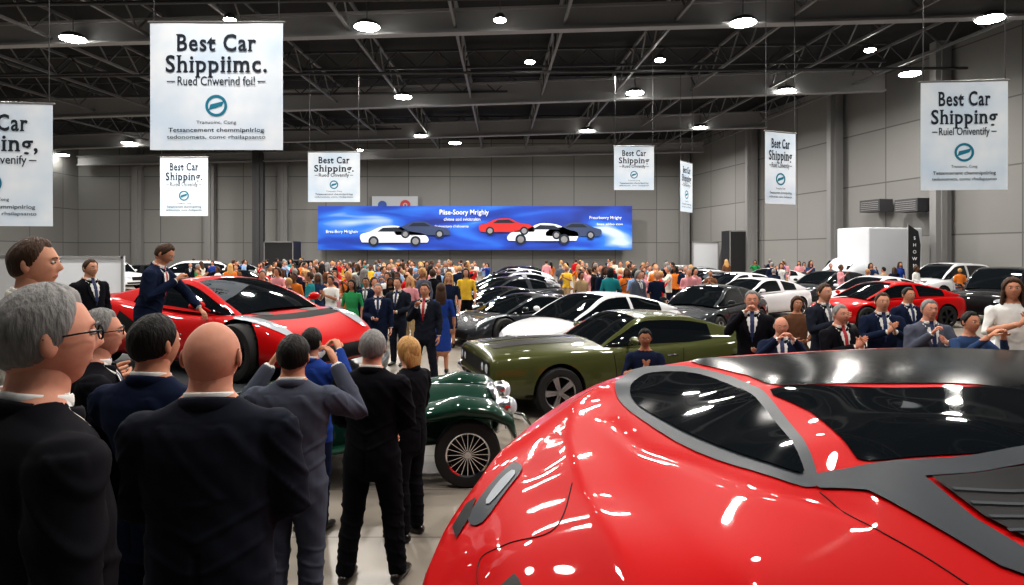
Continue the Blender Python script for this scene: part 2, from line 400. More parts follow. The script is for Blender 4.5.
mb=MB(); mb.lathe([(.22,-.1),(.5,-.1)],20); mb.lathe([(.01,-.12),(.1,-.12)],20,0); mkobj('red_emblem',mb.mesh('e'),[mat('emblem_red',(.4,.05,.05),.6)],parent=root,loc=(1.0,0,.85))
# ---------------------------------------------------------------- cars
FOOT=[]
def loft_body(st,lv):
    mb=MB();vs=[];fs=[];R=[]
    for (x,w,zb,zs,zc) in st:
        h=zs-zb
        half=[(0,zb),(w*.8,zb),(w*.95,zb+.05),(w,zb+.32*h),(w*.985,zb+.68*h),(w*.93,zs-.03),(w*.84,zs+.01),(w*.5,zs*.45+zc*.55+.015),(0,zc+.02)]
        ring=[(x,-y,z) for y,z in half]+[(x,y,z) for y,z in half[-2:0:-1]]
        R.append(len(vs)); vs+=ring
    n=16
    for i in range(len(st)-1):
        for k in range(n): k2=(k+1)%n; fs.append((R[i]+k,R[i]+k2,R[i+1]+k2,R[i+1]+k))
    fs.append(tuple(reversed(range(n)))); fs.append(tuple(range(R[-1],R[-1]+n)))
    mb.add(vs,fs); me=mb.mesh('b')
    def sub(ob): m=ob.modifiers.new('s','SUBSURF'); m.levels=lv; m.render_levels=lv
    return evalmesh(me,[sub])
def cut_arches(me,axles,r,w):
    tmp=[]
    for ax in axles:
        for s in(-1,1):
            mb=MB(); n=28
            vs=[];y0=s*(w-.34);y1=s*(w+.3)
            for y in(y0,y1):
                for k in range(n): a=2*math.pi*k/n; vs.append((ax+r*math.cos(a),y,r*.93+r*math.sin(a)))
            fs=[(k,(k+1)%n,n+(k+1)%n,n+k) for k in range(n)]+[tuple(reversed(range(n))),tuple(range(n,2*n))]
            mb.add(vs,fs); o=bpy.data.objects.new('c',mb.mesh('c')); COL.objects.link(o); tmp.append(o)
    def bo(ob):
        for c in tmp:
            m=ob.modifiers.new('b','BOOLEAN'); m.object=c; m.operation='DIFFERENCE'; m.solver='EXACT'
    r2=evalmesh(me,[bo])
    for c in tmp: bpy.data.objects.remove(c)
    for p in r2.polygons:
        p.material_index=0
        c=p.center
        for ax in axles:
            rr=math.hypot(c.x-ax,c.z-r*.93)
            if rr<r*1.0+.004 and (abs(c.y)<w-.33 or rr>r*.96) and abs(p.normal.y)<.999 and not(abs(p.normal.y)>.5 and abs(c.y)>w*.8): p.material_index=1
            if rr<r and abs(c.y)<w-.32: p.material_index=1
        if p.normal.z<-.8 and c.z<.35: p.material_index=1
    return r2
def bvh_of(me):
    return BVHTree.FromPolygons([v.co.copy() for v in me.vertices],[tuple(p.vertices) for p in me.polygons])
def patch(bvh,poly,f3,dirv,step=.05,off=.006,smooth=True,mi=0,mb=None):
    v,f=fill_poly(smooth_poly(poly,3) if smooth else poly,step); out=[];ok=[]
    dirv=Vector(dirv).normalized()
    for p in v:
        o=Vector(f3(p.x,p.y)); h=bvh.ray_cast(o,dirv)
        if h[0] is None: out.append(o+dirv*5); ok.append(False)
        else: out.append(h[0]-dirv*off); ok.append(True)
    mb=mb or MB(); ff=[t for t in f if all(ok[i] for i in t)]
    if ff: mb.add(out,ff,mi)
    return mb
def side_map(s): return (lambda a,b:(a,s*3,b)),(0,-s,0)
def front_map(): return (lambda a,b:(5,a,b)),(-1,0,0)
def rear_map(): return (lambda a,b:(-5,a,b)),(1,0,0)
def top_map(): return (lambda a,b:(a,b,3)),(0,0,-1)
def seam(bvh,pts,m3,dirv,wd=.006,mb=None):
    mb=mb or MB(); dense=[]
    for i in range(len(pts)-1):
        a=Vector(pts[i]);b=Vector(pts[i+1]);k=max(1,int((b-a).length/.06))
        for j in range(k): dense.append(a.lerp(b,j/k))
    dense.append(Vector(pts[-1])); P=[]
    for p in dense:
        h=bvh.ray_cast(Vector(m3(p.x,p.y)),Vector(dirv))
        if h[0] is not None: P.append(h[0]-Vector(dirv)*.002)
    if len(P)>1: mb.tube(P,[wd]*len(P),4,0)
    return mb
def canopy(prof,belt,wb,wr,roofx,cpx,crown=.045,bpx=None,nu=36):
    H=max(z for _,z in prof); P=[]
    n=len(prof)
    for i in range(n-1):
        p0,p1,p2,p3=[Vector(prof[min(max(i+j-1,0),n-1)]) for j in range(4)]
        k=max(2,int(nu/(n-1)))
        for q in range(k):
            t=q/k; P.append(.5*((2*p1)+(-p0+p2)*t+(2*p0-5*p1+4*p2-p3)*t*t+(-p0+3*p1-3*p2+p3)*t**3))
    P.append(Vector(prof[-1]))
    QS=[0,.1,.3,.5,.7,.88,1.0]; YS=[-1,-.9,-.6,-.3,0,.3,.6,.9,1]
    rows=[]; x0,x1=P[0].x,P[-1].x
    for p in P:
        zb=belt(p.x); t=max(0,min(1,(p.y-zb)/(H-zb))); wt=wb+(wr-wb)*t
        e=sstep(0,.18,(p.x-x0)/(x1-x0))*sstep(0,.15,(x1-p.x)/(x1-x0)); base=wb*(.90+.10*e); wt=wt*(.90+.10*e)
        row=[]
        for s in(-1,1):
            L=[]
            for q in QS:
                y=base+(wt-base)*q+.02*math.sin(q*math.pi); L.append((p.x,s*y,zb-.03+(p.y-.02-zb+.03)*q))
            if s==-1: left=L
            else: right=L
        top=[(p.x,wt*y,p.y-.02+ (crown*(1-y*y))) for y in YS[1:-1]]
        rows.append(left+top+right[::-1])
    nn=len(rows[0]); parts={'roof':MB(),'windshield':MB(),'rear_window':MB(),'side_window_a':MB(),'side_window_b':MB()}
    allv=[v for r in rows for v in r]
    ql=len(QS)
    F={k:[] for k in parts}
    for i in range(len(rows)-1):
        xm=(rows[i][0][0]+rows[i+1][0][0])/2
        for k in range(nn-1):
            f=(i*nn+k,i*nn+k+1,(i+1)*nn+k+1,(i+1)*nn+k)
            if k<ql-1 or k>=nn-ql:
                q=k if k<ql-1 else nn-2-k
                key='side_window_a' if k<ql-1 else 'side_window_b'
                if q==ql-2 or xm<cpx or (bpx and abs(xm-bpx)<.05) or q==0: key='roof'
            else:
                kk=k-(ql-1); edge= kk==0 or kk==len(YS)-2
                if roofx[0]<xm<roofx[1] or edge: key='roof'
                elif xm>=roofx[1]: key='windshield'
                else: key='rear_window'
            F[key].append(f)
    out={}
    for k,fl in F.items():
        if not fl: continue
        used=sorted({i for f in fl for i in f}); mp={j:i for i,j in enumerate(used)}
        m=MB(); m.add([allv[j] for j in used],[tuple(mp[i] for i in f) for f in fl]); out[k]=m.mesh(k)
    return out
WC={}
def wheel_mesh(r,style,wd=.24):
    k=(r,style)
    if k in WC: return WC[k]
    t=MB(); h=wd/2
    t.lathe([(r*.66,-h*.9),(r*.8,-h),(r*.95,-h*.95),(r,-h*.7),(r,h*.7),(r*.95,h*.95),(r*.8,h),(r*.66,h*.9),(r*.62,h*.5)],36)
    b=MB()
    b.lathe([(r*.67,h*.92),(r*.62,h*.8),(r*.60,0),(r*.60,-h*.8)],30)
    b.lathe([(.001,h*.05),(r*.6,h*.0)],24,1)
    b.lathe([(.001,h*.9),(r*.1,h*.88),(r*.13,h*.6),(r*.13,0)],16)
    ns={'five':5,'ten':10,'wire':20}[style]
    for i in range(ns):
        a=2*math.pi*i/ns
        for da in ((-.10,.10) if style=='five' else (0,)):
            M2=Matrix.Rotation(-(a+da),3,'Y'); wdt=.10 if style=='five' else (.07 if style=='ten' else .02)
            b.box(M2@Vector((r*.36,h*.68,0)),(r*.56,h*.25,r*wdt*1.3),0,M2)
    WC[k]=(t.mesh('tire',sharp=40),b.mesh('rim',sharp=30)); return WC[k]
SPEC={}
SPEC['super']=dict(st=[(-2.28,.62,.36,.72,.78),(-2.22,.84,.26,.84,.88),(-1.95,.95,.17,.90,.93),(-1.4,1.0,.14,.93,.95),(-.7,.985,.13,.84,.88),(.1,.95,.12,.74,.84),(.8,.95,.12,.73,.80),(1.35,.98,.13,.78,.72),(1.8,.93,.14,.66,.60),(2.12,.78,.15,.48,.48),(2.28,.55,.18,.36,.38)],
  w=1.0,ax=(-1.35,1.38),r=.345,rim='five',prof=[(-1.75,.90),(-1.2,1.0),(-.6,1.13),(-.1,1.18),(.25,1.13),(.7,.98),(1.15,.78)],belt=lambda x:.86-.06*sstep(-1,1,x)-.05*sstep(.5,1.2,x),wb=.80,wr=.52,roofx=(-.75,.15),cpx=-.75,bpx=None,L=4.56)
SPEC['coupe']=dict(st=[(-2.32,.6,.4,.78,.86),(-2.25,.8,.32,.88,.97),(-1.95,.9,.22,.94,1.02),(-1.4,.935,.17,.95,1.0),(-.5,.92,.16,.90,.95),(.5,.91,.16,.87,.93),(1.2,.93,.17,.85,.90),(1.7,.91,.18,.78,.84),(2.1,.80,.19,.66,.72),(2.3,.6,.22,.52,.58)],
  w=.935,ax=(-1.4,1.4),r=.34,rim='five',prof=[(-2.05,1.0),(-1.5,1.16),(-.8,1.33),(-.2,1.38),(.3,1.33),(.8,1.12),(1.25,.91)],belt=lambda x:.93-.03*x/1.2,wb=.80,wr=.56,roofx=(-.85,.25),cpx=-1.35,bpx=-.45,L=4.62)
SPEC['sedan']=dict(st=[(-2.35,.62,.4,.85,.92),(-2.3,.82,.3,.93,1.0),(-1.9,.89,.22,.97,1.04),(-1.3,.92,.18,.97,1.0),(0,.91,.17,.94,.97),(1,.91,.17,.92,.97),(1.6,.91,.18,.86,.93),(2.1,.82,.19,.74,.82),(2.34,.62,.24,.6,.68)],
  w=.92,ax=(-1.4,1.42),r=.335,rim='ten',prof=[(-1.95,1.03),(-1.5,1.24),(-.9,1.42),(-.1,1.46),(.45,1.4),(.95,1.16),(1.35,.95)],belt=lambda x:.97-.02*x,wb=.82,wr=.60,roofx=(-1.0,.35),cpx=-1.4,bpx=-.25,L=4.7)
SPEC['suv']=dict(st=[(-2.32,.7,.5,1.0,1.06),(-2.28,.86,.4,1.06,1.1),(-1.9,.93,.3,1.08,1.1),(-1.3,.95,.26,1.08,1.1),(0,.94,.25,1.06,1.1),(1,.94,.25,1.05,1.12),(1.7,.93,.26,1.0,1.08),(2.15,.86,.3,.9,.98),(2.33,.68,.36,.76,.84)],
  w=.95,ax=(-1.38,1.42),r=.38,rim='ten',prof=[(-2.25,1.1),(-2.1,1.5),(-1.6,1.72),(-.5,1.78),(.3,1.74),(.85,1.45),(1.25,1.10)],belt=lambda x:1.07,wb=.86,wr=.66,roofx=(-1.75,.3),cpx=-2.0,bpx=-.3,L=4.65)
SPEC['muscle']=dict(st=[(-2.5,.84,.42,.82,.86),(-2.47,.92,.34,.91,.93),(-2.35,.95,.28,.95,.96),(-2.1,.97,.24,.98,.98),(-1.35,1.0,.2,1.0,.98),(-.5,.97,.2,.92,.94),(.5,.96,.2,.90,.95),(1.4,.98,.2,.92,.98),(2.1,.96,.24,.90,.95),(2.36,.94,.28,.88,.91),(2.46,.92,.34,.86,.88),(2.49,.88,.4,.80,.82)],
  w=.99,ax=(-1.4,1.5),r=.345,rim='five',prof=[(-2.1,.96),(-1.5,1.12),(-.85,1.29),(-.3,1.335),(.1,1.31),(.45,1.13),(.75,.94)],belt=lambda x:.93,wb=.84,wr=.60,roofx=(-.95,.08),cpx=-1.05,bpx=None,L=4.98)
CC={}
def car_parts(kind,lod):
    k=(kind,lod)
    if k in CC: return CC[k]
    sp=SPEC[kind]; body=loft_body(sp['st'],2 if lod else 1)
    bv=bvh_of(body)
    can=canopy(sp['prof'],sp['belt'],sp['wb'],sp['wr'],sp['roofx'],sp['cpx'],bpx=sp['bpx'],nu=36 if lod else 18)
    b2=cut_arches(body,sp['ax'],sp['r']*1.13,sp['w']); 
    b2.polygons.foreach_set('use_smooth',[True]*len(b2.polygons)); b2.set_sharp_from_angle(angle=math.radians(35))
    X={}
    f,fd=front_map(); r,rd=rear_map(); t,td=top_map()
    if kind=='super':
        hl=[(1.25,.74),(1.6,.62),(1.98,.58),(2.02,.66),(1.7,.80),(1.3,.86)]
        X['headlight']=[(patch(bv,[(a,s*b) for a,b in hl],t,td,.05,.008),M_lamp) for s in(1,-1)]
        X['front_grille']=[(patch(bv,[(-.5,.22),(.5,.22),(.58,.34),(.3,.40),(-.3,.40),(-.58,.34)],f,fd,.05,.006,False),M_black)]
        X['side_vent']=[];
        for s in(1,-1):
            sm,sd=side_map(s); X['side_vent'].append((patch(bv,[(-.95,.5),(-.55,.42),(-.5,.62),(-.85,.76)],sm,sd,.05,.006,False),M_black))
        X['hood_vent']=[(patch(bv,[(1.0,s*.25),(1.35,s*.32),(1.3,s*.5),(1.02,s*.46)],t,td,.04,.006),M_black) for s in(1,-1)]
        X['taillight']=[(patch(bv,[(s*.45,.68),(s*.75,.68),(s*.75,.8),(s*.45,.8)],r,rd,.04,.01),M_tail) for s in(1,-1)]
    elif kind=='muscle':
        X['front_grille']=[(patch(bv,[(-.80,.60),(.80,.60),(.80,.79),(-.80,.79)],f,fd,.05,.012,False),M_black)]
        hl=[]
        for s in(1,-1):
            for yy in(.70,.50):
                mb=MB(); mb.ball((2.475,s*yy,.695),(.035,.08,.08),16,8); hl.append((mb,M_lamp))
        X['headlight']=hl
        mb=MB(); mb.tube([(2.3,-1.0,.5),(2.47,-.95,.5),(2.54,-.75,.5),(2.56,0,.5),(2.54,.75,.5),(2.47,.95,.5),(2.3,1.0,.5)],[(.025,.05)]*7,8,ref=(1,0,0)); X['front_bumper']=[(mb,M_chrome)]
        mb=MB(); mb.tube([(-2.3,-.97,.52),(-2.52,-.88,.52),(-2.56,0,.52),(-2.52,.88,.52),(-2.3,.97,.52)],[(.03,.06)]*5,8,ref=(1,0,0)); X['rear_bumper']=[(mb,M_chrome)]
        X['hood_stripe']=[(patch(bv,[(.85,s*.12),(2.3,s*.12),(2.3,s*.42),(.85,s*.42)],t,td,.08,.005,False),M_black) for s in(1,-1)]
        X['side_stripe']=[]
        for s in(1,-1):
            sm,sd=side_map(s); X['side_stripe'].append((patch(bv,[(-2.1,.30),(2.0,.30),(2.0,.34),(-2.1,.34)],sm,sd,.06,.004,False),M_black))
        X['taillight']=[(patch(bv,[(s*.3,.68),(s*.8,.68),(s*.8,.8),(s*.3,.8)],r,rd,.04,.01,False),M_tail) for s in(1,-1)]
    else:
        zf=sp['st'][-2][3]
        hl=[(.42,zf-.17),(.66,zf-.14),(.76,zf-.02),(.66,zf-.03),(.44,zf-.09)]
        X['headlight']=[(patch(bv,[(s*y,z) for y,z in hl],f,fd,.04,.01),M_lamp) for s in(1,-1)]
        X['front_grille']=[(patch(bv,[(-.32,zf-.30),(.32,zf-.30),(.38,zf-.12),(.3,zf-.08),(-.3,zf-.08),(-.38,zf-.12)],f,fd,.05,.008,False),M_black)]
        X['lower_intake']=[(patch(bv,[(-.6,.24),(.6,.24),(.66,.34),(-.66,.34)] if kind!='suv' else [(-.6,.4),(.6,.4),(.66,.5),(-.66,.5)],f,fd,.05,.008,False),M_black)]
        zr=sp['st'][1][3]
        X['taillight']=[(patch(bv,[(s*.4,zr-.16),(s*.74,zr-.14),(s*.76,zr-.03),(s*.42,zr-.06)],r,rd,.04,.012,False),M_tail) for s in(1,-1)]
    if lod:
        X['door_seam']=[]; X['door_handle']=[]
        zb=sp['belt'](0)-.06
        for s in(1,-1):
            sm,sd=side_map(s); x1=.85 if kind!='muscle' else .65; x0=-.45 if kind!='super' else -.35
            X['door_seam'].append((seam(bv,[(x1,zb),(x1-.02,.5),(x1-.12,.28),(x0+.1,.28),(x0,.5),(x0-.05,zb)],sm,sd),M_under))
            h=bv.ray_cast(Vector((x0+.15,s*3,zb-.08)),Vector((0,-s,0)))
            if h[0] is not None:
                mb=MB(); mb.tube([h[0]+Vector((-.08,s*.012,0)),h[0]+Vector((.08,s*.012,0))],[.012,.012],6); X['door_handle'].append((mb,M_chrome if kind=='muscle' else None))
    X['side_mirror']=[]
    for s in(1,-1):
        mb=MB(); xm=sp['prof'][-1][0]-.38; zz=sp['belt'](xm)+.08; mb.tube([(xm,s*sp['wb'],zz-.06),(xm,s*(sp['wb']+.1),zz)],[.018,.018],6)
        mb.ball((xm,s*(sp['wb']+.17),zz+.02),(.06,.11,.06),10,6); X['side_mirror'].append((mb,None))
    XX={k:[(m.mesh(k,True,40),mt) for m,mt in v if m.f] for k,v in X.items()}
    CC[k]=(b2,can,XX); return CC[k]
NAMES={'side_window_a':'side_window','side_window_b':'side_window'}
def blocked(x,y,pad=0):
    for (cx,cy,hl,hw,a) in FOOT:
        dx,dy=x-cx,y-cy; u=dx*math.cos(a)+dy*math.sin(a); v=-dx*math.sin(a)+dy*math.cos(a)
        if abs(u)<hl+pad and abs(v)<hw+pad: return True
    return False
def wallx(y): return 17.2+(60-y)*.204
def car(kind,x,y,yaw,pn,label,z=0,lod=1,roofmat=None,group=None,sc=1,rimm=None,reg=True,check=False):
    sp=SPEC[kind]
    if check:
        a=math.radians(yaw)
        for u in(-2.3,-1.2,0,1.2,2.3):
            for v in(-.95,0,.95):
                X_=x+u*math.cos(a)-v*math.sin(a);Y_=y+u*math.sin(a)+v*math.cos(a)
                if blocked(X_,Y_,-.2) or X_>wallx(Y_)-.9 or Y_>58.5: return None
    b,can,X=car_parts(kind,lod); pm=PAINT[pn]
    root=mkobj('car',None,loc=(x,y,z),rz=math.radians(yaw),label=label,cat='car',group=group); root.scale=(sc,sc,sc)
    mkobj('car_body',b,[pm,M_under],parent=root,objlink=True)
    for k,m in can.items():
        mkobj(NAMES.get(k,k),m,[(roofmat or pm) if k=='roof' else M_glass],parent=root,objlink=True)
    tm,rm=wheel_mesh(sp['r'],sp['rim'])
    for ax in sp['ax']:
        for s in(1,-1):
            wh=mkobj('wheel',tm,[M_tire],parent=root,loc=(ax,s*(sp['w']-.135),sp['r']),rz=0 if s>0 else math.pi)
            mkobj('rim',rm,[rimm or M_rim,M_under],parent=wh,objlink=True)
    for k,l in X.items():
        for me,mt in l: mkobj(k,me,[mt or pm],parent=root,objlink=True)
    if reg: FOOT.append((x,y,sp['L']/2*sc+.3,sp['w']*sc+.3,math.radians(yaw)))
    return root
PZ=.65
TX,TY,TR=-4.65,9.62,2.68
root=mkobj('display_turntable',None,loc=(TX,TY,0),label='round dark grey display turntable carrying the red show car',cat='platform')
mb=MB(); mb.lathe([(.001,PZ),(TR-.07,PZ),(TR,PZ-.03),(TR,PZ-.16),(TR-.12,PZ-.2),(TR-.17,0.0)],64)
mb.v=[(v[0],v[2],v[1]) for v in mb.v]; mkobj('turntable_disc',mb.mesh('disc',True,30),[mat('turntable_dark',(.05,.055,.06),.35,.2)],parent=root)
mb=MB(); mb.lathe([(TR-.02,PZ-.01),(TR+.02,PZ-.02),(TR+.02,PZ-.06),(TR-.02,PZ-.07)],64); mb.v=[(v[0],v[2],v[1]) for v in mb.v]; mkobj('rim_trim',mb.mesh('trim'),[mat('trim_grey',(.2,.21,.22),.3,.6)],parent=root)
FOOT.append((TX,TY,3.2,3.2,0))
car('super',-4.38,9.40,-27,'red','glossy red mid-engine sports car displayed on a dark turntable',z=PZ,lod=1,reg=False,rimm=M_rimd,sc=1.07)
car('muscle',1.80,9.95,198,'green','olive green muscle car with black hood stripes')
car('coupe',1.85,14.0,218,'white','white coupe with tinted windows parked at an angle',rimm=M_rimd)
car('super',.35,16.6,218,'gunmetal','dark grey low sports car parked at an angle',rimm=M_rimd)
car('coupe',5.5,17.2,228,'gunmetal','dark grey coupe parked beside the aisle')
car('coupe',11.6,19.3,192,'red','red coupe parked facing the aisle',rimm=M_rimd)
car('sedan',9.9,9.9,186,'white','white car with its hood reaching into the aisle')
car('suv',20.3,29.0,200,'white','white sport utility vehicle parked near the wall',lod=1)
car('suv',16.6,20.9,215,'black','black sport utility vehicle parked near the wall',lod=1)
Mw=mat('booth_white',(.5,.52,.55),.6); Mk=mat('booth_black',(.010,.010,.012),.6)
def van(px,d,yaw,m,lab,h=2.6,L=5.4):
    root=mkobj('box_truck',None,loc=(wx(px,d),d,0),rz=math.radians(yaw),label=lab,cat='truck')
    mb=MB(); mb.box((-.7,0,.55+h/2),(L-1.6,2.1,h)); me=mb.mesh('c',False); o=mkobj('cargo_box',me,[m],parent=root); b=o.modifiers.new('b','BEVEL'); b.width=.06; b.segments=2
    mb=MB(); mb.tube([(L/2-1.5,0,1.2),(L/2-.9,0,1.25),(L/2-.35,0,1.0),(L/2,0,.85)],[(1.0,.85),(1.0,.8),(.98,.5),(.9,.32)],12,ref=(0,1,0)); mkobj('cab',mb.mesh('cab'),[m],parent=root)
    mb=MB(); mb.box((L/2-.62,0,1.62),(.05,1.6,.55),0,Matrix.Rotation(-.7,3,'Y')); mkobj('windshield',mb.mesh('w',False),[M_glass],parent=root)
    tm,rm=wheel_mesh(.38,'ten')
    for ax in(-1.7,1.7):
        for s in(1,-1):
            wh=mkobj('wheel',tm,[M_tire],parent=root,loc=(ax,s*.95,.38),rz=0 if s>0 else math.pi); mkobj('rim',rm,[M_rim,M_under],parent=wh,objlink=True)
    FOOT.append((wx(px,d),d,L/2+.3,1.4,math.radians(yaw)))
van(868,32.5,195,Mw,'white box truck parked by the wall',3.0,5.0)
def cn(c): return c.replace('gunmetal','dark grey')
rowc=['black','gunmetal','silver','black','gunmetal','white','black','silver','gunmetal','black']
for k in range(9):
    car(['super','coupe','sedan','coupe'][k%4],-.3+.10*k,19.8+2.9*k,220,rowc[k],'%s car in the long central row'%cn(rowc[k]),lod=0,group='central row of parked cars',check=True)
rowr=['white','white','black','white','silver','gunmetal','white']
for k in range(7):
    car(['coupe','sedan','coupe'][k%3],8.6+.45*k,22.0+3.4*k,212,rowr[k],'%s car in the row beside the aisle'%cn(rowr[k]),lod=0,group='aisle row of parked cars',check=True)
for k in range(6):
    c=['white','gunmetal','black','white','gunmetal','black'][k]
    car(['coupe','sedan','super'][k%3],13.8+.3*k,23.6+3.9*k,205,c,'%s car parked towards the hall wall'%cn(c),lod=0,group='wall side row of cars',check=True)
for (x,y,kd,c) in ((19.6,24.6,'coupe','black'),(17.5,38,'suv','black'),(18.4,45,'suv','silver'),(20.8,35,'sedan','gunmetal'),(22.5,25.5,'suv','gunmetal')):
    car(kd,x,y,192,c,'%s vehicle parked along the hall wall'%cn(c),lod=0,group='wall side row of cars',check=True)
for k,(px,d,kd,c) in enumerate([(110,38,'suv','white'),(150,42,'sedan','black'),(188,36,'suv','white'),(215,44,'sedan','gunmetal'),(248,48,'coupe','silver'),(290,40,'suv','black'),(236,32,'coupe','black'),(330,46,'sedan','gunmetal'),(60,33,'sedan','black'),(285,30,'super','gunmetal')]):
    car(kd,wx(px,d),d,[-20,10,200][k%3],c,'%s vehicle parked far back near the hall wall'%cn(c),lod=0,group='rear rows of parked cars',check=True)
# ---------------- vintage roadster
def vintage(x,y,yaw,sc=1):
    pm=PAINT['racing_green']; root=mkobj('vintage_car',None,loc=(x,y,0),rz=math.radians(yaw),label='dark green vintage roadster with chrome grille and round fenders',cat='car'); root.scale=(sc,sc,sc)
    st=[(-1.55,.35,.35,.7,.72),(-1.4,.52,.3,.80,.82),(-.9,.64,.28,.86,.86),(-.2,.66,.28,.86,.90),(.5,.56,.3,.86,.96),(1.3,.42,.32,.84,.97),(1.75,.34,.34,.8,.94),(1.82,.28,.4,.74,.88)]
    b=loft_body(st,2); b.polygons.foreach_set('use_smooth',[True]*len(b.polygons)); mkobj('car_body',b,[pm],parent=root)
    for s in(1,-1):
        mb=MB(); mb.tube([(2.02,s*.66,.52),(1.95,s*.67,.70),(1.74,s*.69,.82),(1.42,s*.70,.86),(1.08,s*.70,.80),(.75,s*.71,.64),(.4,s*.71,.46),(-.5,s*.72,.34)],[(.13,.03),(.20,.07),(.23,.10),(.23,.11),(.22,.10),(.18,.07),(.14,.04),(.12,.02)],16,ref=(0,1,0)); mkobj('front_fender',mb.mesh('f'),[pm],parent=root)
        mb=MB(); mb.tube([(-.45,s*.72,.36),(-.62,s*.72,.62),(-.95,s*.72,.80),(-1.3,s*.72,.74),(-1.52,s*.70,.5)],[(.13,.03),(.18,.07),(.2,.1),(.19,.08),(.14,.03)],14,ref=(0,1,0)); mkobj('rear_fender',mb.mesh('f'),[pm],parent=root)
        tm,rm=wheel_mesh(.36,'wire',.17)
        for ax in(1.5,-.98):
            wh=mkobj('wheel',tm,[M_tire],parent=root,loc=(ax,s*.76,.36),rz=0 if s>0 else math.pi); mkobj('rim',rm,[M_chrome,M_under],parent=wh,objlink=True)
        mb=MB(); mb.ball((1.93,s*.43,.78),(.13,.12,.12),16,10,0); mb.ball((1.99,s*.43,.78),(.085,.105,.105),16,8,1); mkobj('headlight',mb.mesh('h'),[M_chrome,M_lamp],parent=root)
    mb=MB(); 
    mb.tube([(1.86,0,.42),(1.90,0,.6),(1.86,0,.8),(1.78,0,.93)],[(.2,.06),(.26,.07),(.25,.07),(.16,.05)],16,ref=(0,1,0))
    mkobj('grille_shell',mb.mesh('g'),[M_chrome],parent=root)
    for i in range(7):
        yy=(i-3)*.055; mb=MB(); mb.tube([(1.965,yy,.45),(1.985,yy,.62),(1.94,yy,.82)],[.008]*3,6); mkobj('grille_bar',mb.mesh('gb'),[M_carbon],parent=root)
    mb=MB(); mb.tube([(2.1,-.85,.36),(2.26,-.6,.38),(2.3,0,.38),(2.26,.6,.38),(2.1,.85,.36)],[(.02,.05)]*5,8,ref=(1,0,0)); mkobj('front_bumper',mb.mesh('bu'),[M_chrome],parent=root)
    mb=MB(); mb.tube([(.3,-.46,.92),(.2,-.44,1.08),(.2,.44,1.08),(.3,.46,.92)],[.014]*4,8); mb.add([(.29,-.44,.92),(.2,-.42,1.07),(.2,.42,1.07),(.29,.44,.92)],[(0,1,2,3)],1); mkobj('windshield',mb.mesh('ws',False),[M_chrome,M_glass],parent=root)
    FOOT.append((x,y,2.5,1.2,math.radians(yaw)))
vintage(-1.84,6.66,5,.9)
# ---------------------------------------------------------------- foreground red supercar
CP=[(428,600,.85),(438,545,.95),(470,492,1.05),(500,455,1.12),(540,418,1.2),(590,388,1.28),(640,370,1.38),(700,359,1.5),(780,353,1.56),(860,349,1.58),(950,348,1.56),(1024,351,1.5),
 (628,395,1.30),(680,435,1.32),(740,460,1.34),(800,479,1.36),(700,373,1.45),(745,388,1.45),(785,430,1.42),(808,468,1.38),
 (770,385,1.5),(835,440,1.45),(860,466,1.4),(1024,448,1.42),(1024,385,1.52),(900,400,1.5),(600,500,1.2),(600,585,1.14),(750,520,1.30),(750,585,1.25),(900,540,1.28),(1024,585,1.2),(500,560,1.08),(1024,500,1.3),
 (540,480,1.18),(600,700,1.0),(900,720,1.05),(1100,640,1.12),(1200,480,1.28),(1200,380,1.42)]
A=np.array([(wx(px,FP*(CZ-z)/(py-HY)),FP*(CZ-z)/(py-HY),z) for px,py,z in CP])
def phi(r): return np.where(r>1e-9,r*r*np.log(np.maximum(r,1e-9)),0)
D=np.linalg.norm(A[:,None,:2]-A[None,:,:2],axis=2); n=len(A)
K=np.zeros((n+3,n+3)); K[:n,:n]=phi(D)+np.eye(n)*.012; K[:n,n]=1;K[n,:n]=1;K[:n,n+1:]=A[:,:2];K[n+1:,:n]=A[:,:2].T
SOL=np.linalg.solve(K,np.concatenate([A[:,2],[0,0,0]]))
def segd(px_,py_,a,b):
    abx,aby=b[0]-a[0],b[1]-a[1]; t=((px_-a[0])*abx+(py_-a[1])*aby)/(abx*abx+aby*aby+1e-12); t=0 if t<0 else (1 if t>1 else t)
    return math.hypot(px_-a[0]-abx*t,py_-a[1]-aby*t)
def HZ0(x,y):
    r=np.hypot(A[:,0]-x,A[:,1]-y); return float(SOL[:n]@phi(r)+SOL[n]+SOL[n+1]*x+SOL[n+2]*y)
def plan(px,py,z=1.3):
    for _ in range(12):
        d=FP*(CZ-z)/(py-HY); x=wx(px,d); z=.5*z+.5*HZ0(x,d)
    return (x,d)
def spl(pl,k=6):
    out=[]
    for i in range(len(pl)-1):
        p0,p1,p2,p3=[Vector(pl[min(max(i+j-1,0),len(pl)-1)]) for j in range(4)]
        for q in range(k):
            t=q/k; out.append(tuple(.5*((2*p1)+(-p0+p2)*t+(2*p0-5*p1+4*p2-p3)*t*t+(-p0+3*p1-3*p2+p3)*t**3)))
    out.append(tuple(pl[-1])); return out
ridges=[]
def HZ(x,y):
    z=HZ0(x,y)
    for pts,h,wd in ridges:
        dd=min(segd(x,y,pts[i],pts[i+1]) for i in range(len(pts)-1)); 
        if dd<wd: z+=h*(1-dd/wd)**1.6
    return z
ridges.append((spl([plan(*p) for p in [(612,388),(582,405),(568,440),(585,500),(640,620)]]),.042,.24))
ridges.append((spl([plan(*p) for p in [(480,470),(530,435),(600,395)]]),.02,.12))
ridges.append((spl([plan(*p) for p in [(850,510),(760,487),(690,462),(640,445),(610,420)]]),-.014,.10))
